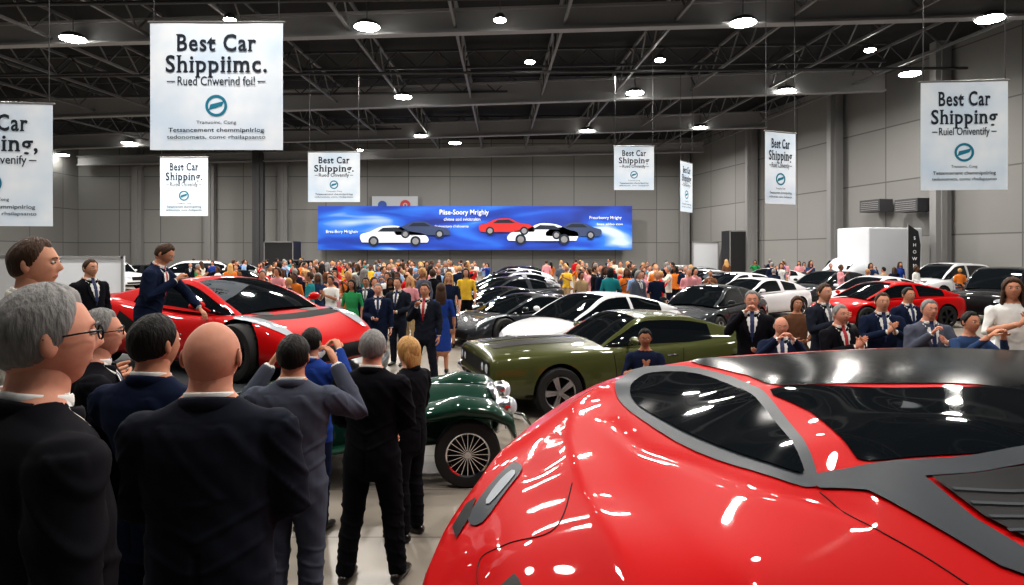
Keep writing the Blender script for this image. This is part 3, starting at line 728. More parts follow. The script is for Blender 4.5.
PO=[plan(px,py) for px,py in [(428,600),(438,545),(470,492),(500,455),(540,418),(590,388),(640,370),(700,359),(780,353),(860,349),(950,348),(1024,351)]]+[(4.5,4.7),(4.3,3.8),(3.7,2.9),(2.7,2.1),(1.7,1.6),(.7,1.5),(0,1.85)]
PO=smooth_poly(PO,5)
hero=mkobj('sports_car',None,loc=(2,3.2,0),label='glossy red supercar with black roof and dark glass',cat='car')
hv,hf=fill_poly(PO,.035)
HO=Vector((2,3.2,0))
def hmesh(name,verts,faces,off,m,sm=True):
    mb=MB(); mb.add([Vector((p[0],p[1],HZ(p[0],p[1])+off))-HO for p in verts],faces); me=mb.mesh(name); return mkobj(name,me,[m],parent=hero)
mb=MB(); mb.add([Vector((p.x,p.y,HZ(p.x,p.y)))-HO for p in hv],hf)
cen=Vector((sum(p[0] for p in PO)/len(PO),sum(p[1] for p in PO)/len(PO)))
bl=[]
for i in range(len(PO)):
    p=Vector(PO[i]);q=Vector(PO[(i+1)%len(PO)]);k=max(1,int((q-p).length/.035))
    for j in range(k): bl.append(p.lerp(q,j/k))
rings=[]
for (dz,inn) in ((0,0),(.03,-.015),(.10,-.02),(.3,.0),(.45,.02)):
    ring=[]
    for p in bl:
        q=p+(cen-p).normalized()*inn; z=HZ(p.x,p.y)-dz; ring.append(Vector((q.x,q.y,z if inn!=.02 else .55))-HO)
    rings.append(ring)
nbl=len(bl); vs=[v for r in rings for v in r]; fs=[(i*nbl+k,i*nbl+(k+1)%nbl,(i+1)*nbl+(k+1)%nbl,(i+1)*nbl+k) for i in range(len(rings)-1) for k in range(nbl)]
mb.add(vs,fs)
me=mb.mesh('car_body'); bm=bmesh.new(); bm.from_mesh(me); bmesh.ops.remove_doubles(bm,verts=bm.verts,dist=.002); bmesh.ops.recalc_face_normals(bm,faces=bm.faces); bm.to_mesh(me); bm.free(); me.polygons.foreach_set('use_smooth',[True]*len(me.polygons))
mkobj('car_body',me,[PAINT['red']],parent=hero)
def panel(name,pix,off,m,step=.05,sm=3,lab=None):
    pl=[plan(a,b) for a,b in pix]
    if sm: pl=smooth_poly(pl,sm)
    v,f=fill_poly(pl,step); o=hmesh(name,v,f,off,m)
    if lab: o['label']=lab
    return o
panel('roof',[(690,362),(740,357),(800,353.5),(880,349.5),(960,348.8),(1060,352),(1060,388),(960,384),(860,384),(780,386),(748,376)],.006,mat('black_roof_gloss',(.005,.006,.007),.18,0,.0,spec=.035),lab='gloss black roof panel')
panel('window_frame',[(615,392),(622,378),(645,367),(700,369),(748,384),(790,424),(816,470),(806,488),(740,468),(675,442),(630,412)],.006,M_carbon)
panel('side_window',[(630,393),(636,382),(652,374),(700,376),(742,391),(780,430),(802,466),(795,474),(740,456),(680,431),(640,408)],.014,M_glass)
panel('windshield',[(770,390),(860,388),(960,388),(1075,392),(1075,444),(1024,448),(940,456),(868,462),(846,444),(810,412)],.006,M_glass)
panel('cowl_trim',[(806,478),(850,470),(940,460),(1075,448),(1075,462),(1000,470),(925,478),(975,520),(1060,572),(1060,590),(1000,568),(920,520),(868,492),(820,490)],.010,M_carbon,sm=0)
panel('deck_vent',[(932,480),(1000,472),(1080,466),(1080,560),(1040,548),(985,520)],.016,M_black,sm=0)
for yy in (492,506,520,534):
    panel('vent_slat',[(952+(yy-492)*1.3,yy),(1078,yy-4),(1078,yy-1),(955+(yy-492)*1.3,yy+3)],.022,M_carbon,sm=0)
panel('headlight',[(468,520),(488,488),(512,464),(522,470),(506,492),(482,524)],.008,M_carbon,sm=3)
panel('headlight_lens',[(486,502),(500,482),(512,472),(515,476),(502,492),(489,506)],.013,M_lamp,step=.03,sm=2)
panel('front_intake',[(452,528),(466,505),(476,498),(470,518),(456,540)],.008,M_black,sm=0)
def hline(pix,wd=.004):
    P=[]
    pl=spl([plan(a,b) for a,b in pix],8)
    for q in pl: P.append(Vector((q[0],q[1],HZ(q[0],q[1])+.001))-HO)
    mb=MB(); mb.tube(P,[wd]*len(P),5); mkobj('panel_seam',mb.mesh('seam'),[M_under],parent=hero)
hline([(478,600),(480,560),(505,545),(555,530),(572,490)],.003); hline([(820,492),(860,520),(930,560),(990,600)],.003)
tm,rm=wheel_mesh(.35,'five')
for (x,y,a) in ((.15,2.35,35),(1.35,4.35,35),(3.2,2.9,35),(3.9,4.4,35)):
    wh=mkobj('wheel',tm,[M_tire],parent=hero,loc=(x-2,y-3.2,.75),rz=math.radians(a)); mkobj('rim',rm,[M_rimd,M_under],parent=wh,objlink=True)
mb=MB(); pl=[Vector((x,y)) for x,y in PO]; pl=[p+(cen-p).normalized()*.45 for p in pl]; k=len(pl)
mb.add([(p.x,p.y,0) for p in pl]+[(p.x,p.y,.4) for p in pl],[(i,(i+1)%k,k+(i+1)%k,k+i) for i in range(k)]+[tuple(range(k,2*k))]); mkobj('display_plinth',mb.mesh('pl',False),[mat('plinth_black',(.02,.02,.02),.5)],label='low black plinth carrying the red supercar',cat='platform')
FOOT.append((2,3.2,2.8,2.1,.3))
# ---------------------------------------------------------------- people
def hp(x,y,z,off=0):
    X=x*.077;Y=y*.099;Z=z*.118
    if z>0:
        X*=1+.05*math.sin(z*math.pi)
        if y<0: Y*=1+.06*math.sin(z*math.pi)
    if z<0:
        X*=1-.24*(-z)**1.2
        if y<0: Y*=1-.30*(-z)**1.2
    if y>0:
        Y*=.93
        Y+=.021*math.exp(-(X/.0105)**2)*(sstep(.032,-.018,Z) if Z>-.018 else math.exp(-((Z+.018)/.008)**2))
        e=abs(X)-.030
        Y-=.011*math.exp(-(e/.015)**2-((Z-.016)/.012)**2)
        Y+=.005*math.exp(-((Z-.036)/.008)**2)*math.exp(-(X/.05)**2)
        Y+=.004*math.exp(-((abs(X)-.042)/.016)**2-((Z+.012)/.016)**2)
        Y+=.005*math.exp(-((Z+.052)/.009)**2-(X/.022)**2)
        Y+=.008*math.exp(-((Z+.092)/.016)**2-(X/.024)**2)
    v=Vector((X,Y,Z))
    if off:
        v+=Vector((x,y,z)).normalized()*off
    return v
def head_geo(mb,seg,rings,eyes=True):
    vs=[];fs=[]
    for i in range(rings+1):
        th=math.pi*i/rings
        for k in range(seg):
            a=2*math.pi*k/seg; vs.append(hp(math.sin(th)*math.sin(a),math.sin(th)*math.cos(a),math.cos(th)))
    skin=[];lip=[]
    for i in range(rings):
        for k in range(seg):
            k2=(k+1)%seg; f=(i*seg+k,(i+1)*seg+k,(i+1)*seg+k2,i*seg+k2)
            c=(vs[f[0]]+vs[f[2]])/2
            (lip if (abs(c.x)<.021 and abs(c.z+.053)<.007 and c.y>.05) else skin).append(f)
    o=len(mb.v); mb.v+=[tuple(v) for v in vs]
    for l,mi in((skin,2),(lip,6)):
        for f in l: mb.f.append(tuple(i+o for i in f)); mb.m.append(mi)
    for s in(1,-1):
        mb.ball((s*.079,-.008,.0),(.009,.019,.032),10,8,2,Matrix.Rotation(s*.3,3,'Z'))
        if eyes:
            mb.ball((s*.030,.080,.015),(.0125,.010,.0075),8,6,7); mb.ball((s*.030,.0875,.015),(.0055,.004,.0058),6,4,8)
            mb.tube([(s*.014,.0925,.033),(s*.030,.092,.037),(s*.045,.082,.033)],[.002,.003,.0015],5,8)
def hair_mesh(kind,lod):
    seg,rings=(64,44) if lod>=1 else (20,14)
    def thr(a):
        if kind=='fringe': return np.interp(a,[0,1.2,1.35,1.9,math.pi],[3,3,.12,-.25,-.42])
        if kind in('long','bob'): return np.interp(a,[0,.7,1.2,1.6,math.pi],[.66,.55,-.1,-.6,-.7])
        return np.interp(a,[0,.35,.7,1.0,1.35,1.5,1.9,math.pi],[.68,.70,.74,.5,.08,-.12,-.38,-.52])
    base=.008 if kind=='short' else (.004 if kind=='fringe' else .018)
    vs=[];keep=[];rnd=random.Random(3)
    for i in range(rings+1):
        th=math.pi*i/rings
        for k in range(seg):
            a=2*math.pi*k/seg;x,y,z=math.sin(th)*math.sin(a),math.sin(th)*math.cos(a),math.cos(th)
            aa=abs(math.atan2(x,y)); t=thr(aa); q=(z-t)/.14
            if kind=='fringe': q=min(q,(.42-z)/.12)
            vol=1+(.7*max(0,z) if kind=='short' else 0)
            o=base*vol*min(1,max(-.4,q))*(1+.10*math.sin(a*13+z*7)+.06*rnd.random())
            vs.append(hp(x,min(y,1),z,o)); keep.append(q>-.15)
    fs=[]
    for i in range(rings):
        for k in range(seg):
            k2=(k+1)%seg; f=(i*seg+k,(i+1)*seg+k,(i+1)*seg+k2,i*seg+k2)
            if sum(keep[j] for j in f)>=3: fs.append(f)
    mb=MB(); mb.add(vs,fs)
    if kind=='long':
        mb.tube([(0,-.04,.03),(0,-.07,-.06),(0,-.085,-.16),(0,-.09,-.27),(0,-.085,-.34)],[(.085,.06),(.092,.05),(.10,.045),(.095,.035),(.06,.02)],12,ref=(1,0,0))
        for s in(1,-1): mb.tube([(s*.06,-.01,.05),(s*.083,.0,-.05),(s*.09,.01,-.14),(s*.09,.0,-.25)],[(.025,.04),(.02,.045),(.02,.04),(.012,.02)],8,ref=(1,0,0))
    if kind=='bob': mb.tube([(0,-.03,.03),(0,-.055,-.05),(0,-.06,-.12)],[(.09,.07),(.096,.06),(.08,.04)],14,ref=(1,0,0))
    return mb.mesh('hair')
def hand_geo(mb,wr,dv,nv,side,curl=.35,lod=1,thumb=None):
    d=Vector(dv).normalized(); nrm=Vector(nv); nrm=(nrm-d*nrm.dot(d)).normalized(); s=d.cross(nrm)
    if thumb is not None:
        if s.dot(Vector(thumb))<0: s=-s
    w=Vector(wr); ns=8 if lod else 5
    mb.tube([w-d*.03,w+d*.01,w+d*.045,w+d*.09],[(.026,.019),(.030,.018),(.040,.016),(.040,.013)],10 if lod else 6,2,ref=s)
    for i,(L,o) in enumerate(((.070,.030),(.080,.010),(.074,-.010),(.058,-.029))):
        p=w+d*(.092-.004*abs(i-1)) + s*o; P=[p-d*.015,p]; c=0
        for j,fr in enumerate((.45,.32,.23)):
            c+=curl*(1+.15*i)*(1.0 if j else .7); dr=(d*math.cos(c)+nrm*math.sin(c)); p=p+dr*L*fr; P.append(p)
        mb.tube(P,[.0095,.0092,.0086,.0078,.0065],ns,2,ref=s)
    p=w+d*.025+s*.030; t1=(d*.65+s*.7+nrm*.25).normalized(); t2=(d*.9+s*.25+nrm*.35).normalized()
    mb.tube([p-s*.012,p+t1*.04,p+t1*.04+t2*.03,p+t1*.04+t2*.052],[.013,.0115,.0095,.007],ns,2,ref=nrm)
POSES={
 'down':((.25,-.03,1.13),(.255,.05,.89),(-1,.0,0),.35),
 'clap':((.27,.09,1.15),(.055,.30,1.27),(-1,0,0),.12),
 'photo':((.28,.16,1.24),(.09,.34,1.50),(-.8,.5,0),.6),
 'binoc':((.34,.12,1.26),(.20,.22,1.52),(-1,.3,0),.5),
 'front':((.255,-.01,1.13),(.10,.25,1.08),(-.6,0,.6),.5),
 'fold':((.24,.03,1.12),(.03,.20,1.0),(0,-1,0),.6),
 'mic':((.26,.06,1.14),(.09,.22,1.36),(-.7,.6,0),1.1),
 'reach':((.25,.24,1.24),(.16,.46,1.10),(0,0,-1),.4),
 'back':((.28,-.10,1.14),(.10,-.17,.98),(0,1,0),.5),
 'pocket':((.30,-.06,1.15),(.22,.07,.95),(-1,0,0),.6)}
PC={}
def person_mesh(pr,pl,kind,lod,stance,lean,hyaw,hpitch,fat):
    key=(pr,pl,kind,lod,stance,lean,hyaw,hpitch,fat)
    if key in PC: return PC[key]
    vox={2:.0085,1:.016,0:.032}[lod]; f=fat; suit=kind=='suit'
    g=MB(); sg={2:24,1:16,0:10}[lod]
    hem=.80 if suit else (.90 if kind=='casual' else .45)
    k=1.0 if suit else .93
    if suit:
        tor=[(.80,.182,.130,0),(.90,.184,.134,-.005),(1.0,.174*f,.130*f,0),(1.10,.172*f,.128*f,.005),(1.22,.190*f,.134,0),(1.32,.208,.130,-.010),(1.395,.216,.112,-.016),(1.437,.195,.090,-.018),(1.465,.130,.072,-.016),(1.50,.078,.062,-.012)]
    elif kind=='casual':
        tor=[(.90,.160,.118,0),(1.0,.152*f,.115*f,0),(1.10,.150*f,.112*f,.005),(1.22,.168*f,.120,0),(1.32,.185,.120,-.008),(1.40,.182,.104,-.012),(1.445,.14,.08,-.012),(1.475,.08,.06,-.008)]
    else:
        tor=[(.45,.20,.17,0),(.65,.195,.16,0),(.85,.175,.135,0),(.95,.168,.13,0),(1.08,.135,.10,0),(1.22,.155,.118,.008),(1.32,.165,.112,0),(1.40,.155,.09,-.01),(1.45,.11,.07,-.01),(1.475,.07,.055,-.008)]
    g.tube([(0,y,z) for z,a,b,y in tor],[(a,b) for z,a,b,y in tor],sg,0,ref=(1,0,0))
    nk=.063 if suit else .052
    g.tube([(0,-.014,1.43),(0,-.006,1.50),(0,.004,1.57)],[nk+.004,nk,nk],sg,0)
    legs=[]
    st={'stand':((.10,0,0),(-.10,0,0)),'wide':((.17,.03,0),(-.16,-.05,0)),'step':((.09,.20,0),(-.10,-.20,0))}[stance]
    lt=[.105,.090,.074,.068,.060] if kind!='dress' else [.09,.07,.052,.052,.036]
    for s,(lx,ly,_) in zip((1,-1),st):
        hip=Vector((s*.09,0,.90)); ank=Vector((lx,ly-.01,.09)); kn=hip.lerp(ank,.5)+Vector((0,.025,0))
        g.tube([hip,hip.lerp(kn,.5),kn,kn.lerp(ank,.4)+Vector((0,-.012,0)),ank],lt,max(8,sg-4),0); legs.append((hip,kn,ank))
    arms=[]
    ar=(.076,.067,.056,.053,.044) if suit else ((.064,.052,.044,.042,.032) if kind=='casual' else (.056,.046,.04,.038,.028))
    for s,pn in((1,pr),(-1,pl)):
        e,wv,nv,c=POSES[pn]; E=Vector((s*e[0],e[1],e[2])); Wv=Vector((s*wv[0],wv[1],wv[2])); sh=Vector((s*.182*(k+.02),-.012,1.392)); 
        g.tube([sh,sh.lerp(E,.5),E,E.lerp(Wv,.5),Wv],ar,max(8,sg-4),0); arms.append((sh,E,Wv,Vector((s*nv[0],nv[1],nv[2])),c,s))
    me0=g.mesh('t')
    def rm(ob):
        m=ob.modifiers.new('r','REMESH'); m.mode='VOXEL'; m.voxel_size=vox
        m=ob.modifiers.new('s','SMOOTH'); m.factor=.5; m.iterations={2:6,1:3,0:1}[lod]
    me=evalmesh(me0,[rm])
    V=np.array([v.co[:] for v in me.vertices]); 
    am=1.0 if kind!='dress' else .5
    nz=np.sin(V[:,2]*38+V[:,0]*22)*np.sin(V[:,0]*31+V[:,1]*27+V[:,2]*9)*.0024*am
    if lod:
        nz+=np.maximum(0,np.sin(V[:,2]*62+np.abs(V[:,0])*70+V[:,1]*30))**3*.006*am*(np.abs(V[:,0])>.19)
        nz+=np.maximum(0,np.sin(V[:,2]*55-np.abs(V[:,0])*28))**4*.006*am*((V[:,2]>.95)&(V[:,2]<1.18))
        nz+=np.maximum(0,np.sin(V[:,2]*26+V[:,0]*34))**4*.005*am*((V[:,2]>1.18)&(V[:,1]<0))
        nz+=np.maximum(0,np.sin(V[:,2]*70+V[:,0]*25))**4*.005*am*(V[:,2]<.55)
        if suit: nz-=.009*np.exp(-(V[:,0]/.009)**2)*(V[:,1]<-.03)*(V[:,2]<1.02)*(V[:,2]>.79)
    N=np.array([v.normal[:] for v in me.vertices]); V=V+N*nz[:,None]*(V[:,2]<1.42)[:,None]
    out=MB(); faces=[tuple(p.vertices) for p in me.polygons]
    out.v=[tuple(v) for v in V]
    def sd(p,a,b):
        ab=b-a;t=max(0,min(1,(p-a).dot(ab)/ab.length_squared)); return (p-a-ab*t).length,t
    for fc in faces:
        c=Vector(V[list(fc)].mean(axis=0)); mi=0
        da=min(min(sd(c,a[0],a[1])[0]-.06,sd(c,a[1],a[2])[0]-.05) for a in arms)
        isarm= da<.012 and abs(c.x)>.02 and (c.z<1.38)
        dl=min(min(sd(c,l[0],l[1])[0]-.08,sd(c,l[1],l[2])[0]-.06) for l in legs)
        if c.z<hem-.012 and not (isarm and da<dl): mi=1 if kind!='dress' else 2
        if kind=='dress' and hem<=c.z: mi=0
        if isarm or da<.0:
            if mi!=1 or da<dl:
                mi=0
                if suit:
                    for a in arms:
                        l2=sd(c,a[1],a[2])
                        if l2[0]<.062 and (c-a[2]).dot((a[2]-a[1]).normalized())>.012: mi=3
                if not suit:
                    l2=min((sd(c,a[1],a[2])) for a in arms)
                    if l2[0]<.055 and l2[1]>.12 and (kind=='dress' or pr in('clap','down')): mi=2
        rn=math.hypot(c.x,c.y+.01)
        if suit:
            if c.z>1.485 and rn<.085: mi=2
        elif c.z>1.468: mi=2
        if suit and c.y>.03 and 1.13<c.z<=1.50:
            ww=(c.z-1.13)*.25
            if abs(c.x)<ww and not (isarm and abs(c.x)>.12):
                mi=3
                if abs(c.x)<.020+.012*(1.45-c.z): mi=5
        out.f.append(fc); out.m.append(mi)
    if suit:
        ring=[];r2=[]
        for i in range(21):
            a=-math.pi/2+(i-10)/10*math.pi*.88
            x=math.cos(a);y=math.sin(a); fz=(y+1)/2
            ring.append((x*.086,y*.080-.012+.01*fz,1.488-.05*fz)); r2.append((x*.071,y*.070-.010,1.507-.03*fz))
        out.tube(ring,[(.024,.009)]*21,8,0,ref=(0,0,1)); out.tube(r2,[(.017,.005)]*21,8,3,ref=(0,0,1))
        for s in(1,-1):
            out.add([(s*.055,.072,1.455),(s*.105,.098,1.40),(s*.10,.128,1.30),(s*.012,.146,1.13),(s*.035,.132,1.25)],[(0,1,2,4),(4,2,3)],0)
    for s,(hip,kn,ank) in zip((1,-1),legs):
        x,y=ank.x,ank.y
        out.tube([(x,y-.05,.045),(x,y+.03,.05),(x+s*.01,y+.11,.035),(x+s*.015,y+.18,.028)],[(.036,.040),(.040,.042),(.045,.030),(.030,.022)],10,4,ref=(1,0,0))
    for a in arms:
        d=(a[2]-a[1]).normalized(); 
        if (pr,pl)==('clap','clap') : d=(d+Vector((0,.3,.9))).normalized()
        if a[5]==1 and pr=='mic' or a[5]==-1 and pl=='mic': d=(d+Vector((0,0,.3))).normalized()
        th=Vector((0,.5,1)) if a[2].z>1.0 else Vector((0,1,0))
        hand_geo(out,a[2]+ (a[2]-a[1]).normalized()*.03,d,a[3],a[5],a[4],1 if lod else 0,th)
    hb=MB(); head_geo(hb,*({2:(64,48),1:(40,28),0:(18,14)}[lod]),eyes=lod>0)
    HM=Matrix.Translation((0,.012,1.622))@Matrix.Rotation(math.radians(hyaw),4,'Z')@Matrix.Rotation(math.radians(-hpitch),4,'X')@Matrix.Scale(1.0 if lod==1 else 1.03,4)
    o=len(out.v); out.v+=[tuple(HM@Vector(v)) for v in hb.v]; out.f+=[tuple(i+o for i in f) for f in hb.f]; out.m+=hb.m
    piv=Vector((0,0,.95)); le=math.radians(lean)
    if lean:
        nv=[]
        for v in out.v:
            v=Vector(v); a=le*sstep(.86,1.12,v.z+ (0.25 if v.y>.12 else 0)); nv.append(tuple(piv+Matrix.Rotation(-a,3,'X')@(v-piv)))
        out.v=nv
    fm=out.mesh('person_body')
    HM2=Matrix.Translation(piv)@Matrix.Rotation(-le,4,'X')@Matrix.Translation(-piv)@HM
    PC[key]=(fm,HM2); return PC[key]
def fab(n,c,r=.9): return mat('cloth_'+n,c,r,noise=.10,nscale=30,bump=.06,spec=.08)
FAB={'black':fab('black',(.009,.009,.012)),'navy':fab('navy',(.011,.017,.040)),'charcoal':fab('charcoal',(.017,.020,.030)),'grey':fab('grey',(.08,.09,.12)),'blue':fab('blue',(.02,.05,.22)),'light blue':fab('light_blue',(.25,.38,.6)),
 'white':fab('white',(.62,.62,.60)),'cream':fab('cream',(.56,.53,.46)),'red':fab('red',(.45,.015,.02)),'green':fab('green',(.03,.22,.08)),'tan':fab('tan',(.36,.26,.15)),'brown':fab('brown',(.12,.06,.035)),'yellow':fab('yellow',(.65,.42,.05)),'pink':fab('pink',(.55,.25,.27)),'denim':fab('denim',(.03,.055,.12)),'teal':fab('teal',(.02,.2,.22)),'orange':fab('orange',(.55,.16,.03))}
SKIN=[mat('skin_%s'%n,c,.68,noise=.16,nscale=28,bump=.08,spec=.22) for n,c in (('fair',(.52,.27,.18)),('warm',(.46,.22,.14)),('tanned',(.33,.155,.095)),('deep',(.13,.06,.038)),('rosy',(.55,.27,.19)))]
def hr(n,c): return mat('hair_'+n,c,.6,bump=.7,nscale=90,noise=.5,aniso=(1,1,.22),spec=.25)
HAIR={'brown':hr('brown',(.048,.024,.013)),'black':hr('black',(.008,.007,.006)),'grey':hr('grey',(.19,.185,.18)),'blond':hr('blond',(.45,.26,.10))}
M_shoe=mat('shoe_leather',(.01,.008,.007),.3); M_lip=mat('lips',(.36,.13,.10),.5); M_eye=mat('eye_white',(.6,.58,.55),.2); M_iris=mat('brow_iris',(.02,.013,.01),.5)
TIES=[mat('tie_red',(.35,.02,.03),.6),mat('tie_navy',(.01,.02,.08),.6),mat('tie_grey',(.12,.12,.14),.6)]
HC={}
NP=[0]
def person(px,d,top=None,H=1.75,z0=0,yaw=0,kind='suit',c='black',c2=None,pose=('down','down'),stance='stand',lean=0,hyaw=0,hp_=0,hair='short',hc='brown',skin=0,lod=1,fat=1.0,wide=1.0,tie=None,label=None,group=None,glasses=False,X=None,shirt='white'):
    x=wx(px,d) if X is None else X
    if top is not None: H=wz(top,d)-z0
    sc=H/1.752
    if lean: sc=H/(1.752-.8*(1-math.cos(math.radians(lean))))
    me,HM=person_mesh(pose[0],pose[1],kind,lod,stance,lean,hyaw,hp_,fat)
    c2=c2 or c; t=tie if tie is not None else NP[0]%3; NP[0]+=1
    mats=[FAB[c],FAB[c2],SKIN[skin],FAB[shirt],M_shoe,TIES[t],M_lip,M_eye,M_iris]
    cc=c.replace(' ','-')
    ga={'suit':'%s suit'%cc,'casual':'%s top, %s trousers'%(cc,c2),'dress':'%s dress'%cc}[kind]
    hs='bald head' if hair=='none' else ('balding grey hair' if hair=='fringe' else '%s %s hair'%(hair,hc))
    act={'down':'arms at sides','clap':'clapping','photo':'taking a photo','binoc':'raising both hands','front':'hands in front','fold':'hands folded','mic':'hand near mouth','reach':'reaching forward','back':'hands behind back','pocket':'hand at hip'}[pose[0]]
    lab=label or 'person in %s, %s%s, %s'%(ga,hs,' and glasses' if glasses else '',act)
    ob=mkobj('person',me,mats,loc=(x,d,z0),rz=math.radians(yaw),label=lab,cat='person',group=group,objlink=True)
    ob.scale=(sc*wide,sc,sc)
    if hair!='none':
        hk=(hair,min(lod,1))
        if hk not in HC: HC[hk]=hair_mesh(*hk)
        mkobj('hair',HC[hk],[HAIR[hc]],parent=ob,M=HM,objlink=True)
    if glasses:
        mb=MB()
        for s in(1,-1):
            R=[(s*.031+.021*math.cos(a*math.pi/8),.097,.014+.017*math.sin(a*math.pi/8)) for a in range(17)]; mb.tube(R,[.0022]*17,5)
            mb.tube([(s*.052,.095,.02),(s*.080,.05,.02),(s*.086,-.02,.012)],[.0022]*3,5)
        mb.tube([(-.01,.1,.016),(.01,.1,.016)],[.002]*2,5)
        mkobj('glasses',mb.mesh('glasses'),[M_black],parent=ob,M=HM)
    return ob
RZ=.4
mb=MB(); mb.box((-2.6,2.22,RZ/2),(4.1,2.45,RZ)); mkobj('spectator_riser',mb.mesh('riser',False),[mat('riser_grey',(.08,.08,.085),.8)],label='low grey carpeted riser under the front spectators',cat='platform')
person(40,1.50,285,z0=RZ,yaw=-38,c='black',hair='short',hc='grey',skin=4,lod=2,glasses=True,fat=1.1,wide=1.15,hyaw=-8)
person(211,2.02,320,z0=RZ,yaw=6,c='charcoal',hair='none',skin=4,lod=2,fat=1.08,wide=1.10,pose=('fold','fold'))
person(153,2.5,315,z0=RZ,yaw=-10,c='navy',hair='short',hc='black',skin=1,lod=2,wide=1.08,pose=('fold','fold'),hyaw=-12)
person(32,3.3,238,z0=RZ,yaw=-62,c='cream',c2='tan',hair='short',hc='brown',skin=0,lod=2,pose=('front','front'),wide=1.05,hyaw=-10,label='person in cream jacket, short brown hair, watching the car')
person(98,2.95,309,z0=RZ,yaw=-60,c='black',hair='short',hc='grey',skin=4,lod=2,glasses=True,pose=('fold','fold'))
person(293,3.72,335,yaw=4,c='grey',hair='short',hc='black',skin=1,lod=2,pose=('binoc','binoc'),wide=1.05)
person(372,4.33,330,yaw=-8,c='black',hair='short',hc='grey',skin=4,lod=2,stance='wide',pose=('fold','fold'),wide=1.05,hyaw=10)
person(409,5.0,337,yaw=62,c='black',hair='bob',hc='blond',skin=0,lod=2,pose=('fold','fold'))
person(311,5.1,328,yaw=-12,c='blue',c2='navy',hair='short',hc='black',skin=1,lod=2,pose=('photo','photo'))
person(148,7.15,243,z0=PZ,yaw=-82,c='navy',hair='short',hc='brown',skin=1,lod=2,pose=('mic','reach'),lean=14,hp_=18,tie=0)
person(90,7.45,259,z0=PZ,yaw=-110,c='black',hair='short',hc='brown',skin=0,lod=1,pose=('down','down'),tie=1)
person(378,11.9,283,yaw=190,c='navy',hc='grey',skin=4,pose=('front','down'),tie=1); person(398,12.6,277,yaw=165,c='charcoal',hc='brown',skin=0,pose=('down','front'),tie=1)
person(425,10.6,283,yaw=172,c='charcoal',hc='brown',skin=1,pose=('mic','down'),stance='wide',tie=0); person(441,11.8,283,yaw=5,kind='dress',c='blue',hair='long',hc='brown',skin=1)
person(352,14.0,279,yaw=170,kind='dress',c='green',hair='long',hc='black',skin=2); person(331,15.5,276,yaw=160,kind='casual',c='white',c2='black',hc='black',skin=2,pose=('clap','clap'))
person(366,14.5,277,yaw=180,c='navy',hc='black',skin=2); person(410,15.5,276,yaw=150,kind='casual',c='pink',c2='tan',hair='long',hc='blond')
person(449,15.0,272,yaw=175,kind='dress',c='navy',hair='long',hc='blond'); person(466,17.8,268,yaw=180,kind='casual',c='yellow',c2='black',hair='long',hc='brown')
R='spectators behind the red supercar'
person(752,7.9,290,yaw=160,c='black',hc='grey',skin=4,pose=('photo','front'),tie=1,group=R); person(781,6.9,316,yaw=165,c='navy',hair='fringe',hc='grey',skin=4,pose=('photo','photo'),hp_=8,group=R)
person(797,9.35,296,yaw=170,kind='casual',c='brown',c2='black',hair='bob',hc='brown',skin=1,pose=('front','front'),group=R)
person(824,8.6,283,yaw=195,c='charcoal',hc='brown',skin=0,pose=('clap','clap'),tie=2,group=R)
person(840,7.3,304,yaw=190,c='black',hair='short',hc='grey',skin=4,pose=('clap','clap'),tie=0,group=R)
person(882,8.1,292,yaw=168,c='navy',hc='brown',skin=0,pose=('clap','clap'),tie=1,group=R)
person(929,7.3,299,yaw=172,c='grey',hc='grey',skin=4,pose=('mic','clap'),tie=1,group=R)
person(908,9.6,287,yaw=185,c='navy',hc='black',skin=1,pose=('front','front'),group=R)
person(970,6.7,311,yaw=185,kind='casual',c='denim',c2='denim',hc='black',skin=1,pose=('photo','photo'),group=R)
person(1012,7.6,277,yaw=160,kind='casual',c='white',c2='black',hair='long',hc='brown',skin=1,pose=('clap','clap'),hyaw=-10,group=R)
person(645,6.7,328,yaw=170,kind='casual',c='navy',c2='denim',hc='black',skin=2,pose=('clap','clap'),hp_=12,label='young person in a dark blue shirt, short black hair, clapping')
G='crowd of exhibition visitors'
cols=['black','navy','white','light blue','red','tan','brown','yellow','teal','green','grey','orange','denim','white','pink','pink','blue','tan','red','light blue','cream','orange']
placed=[(wx(a,b),b) for a,b in ((378,11.9),(398,12.6),(425,10.6),(441,11.8),(352,14),(331,15.5),(366,14.5),(410,15.5),(449,15),(466,17.8))]
FOOT.append((wx(908,27)+.3,27,.7,.5,0))
def try_crowd(x,y):
    if blocked(x,y,.05): return False
    for a,b in placed:
        if (a-x)**2+(b-y)**2<.52: return False
    placed.append((x,y)); return True
poses=[('down','down'),('clap','clap'),('front','front'),('photo','photo'),('mic','down')]
cnt=0;tr=0
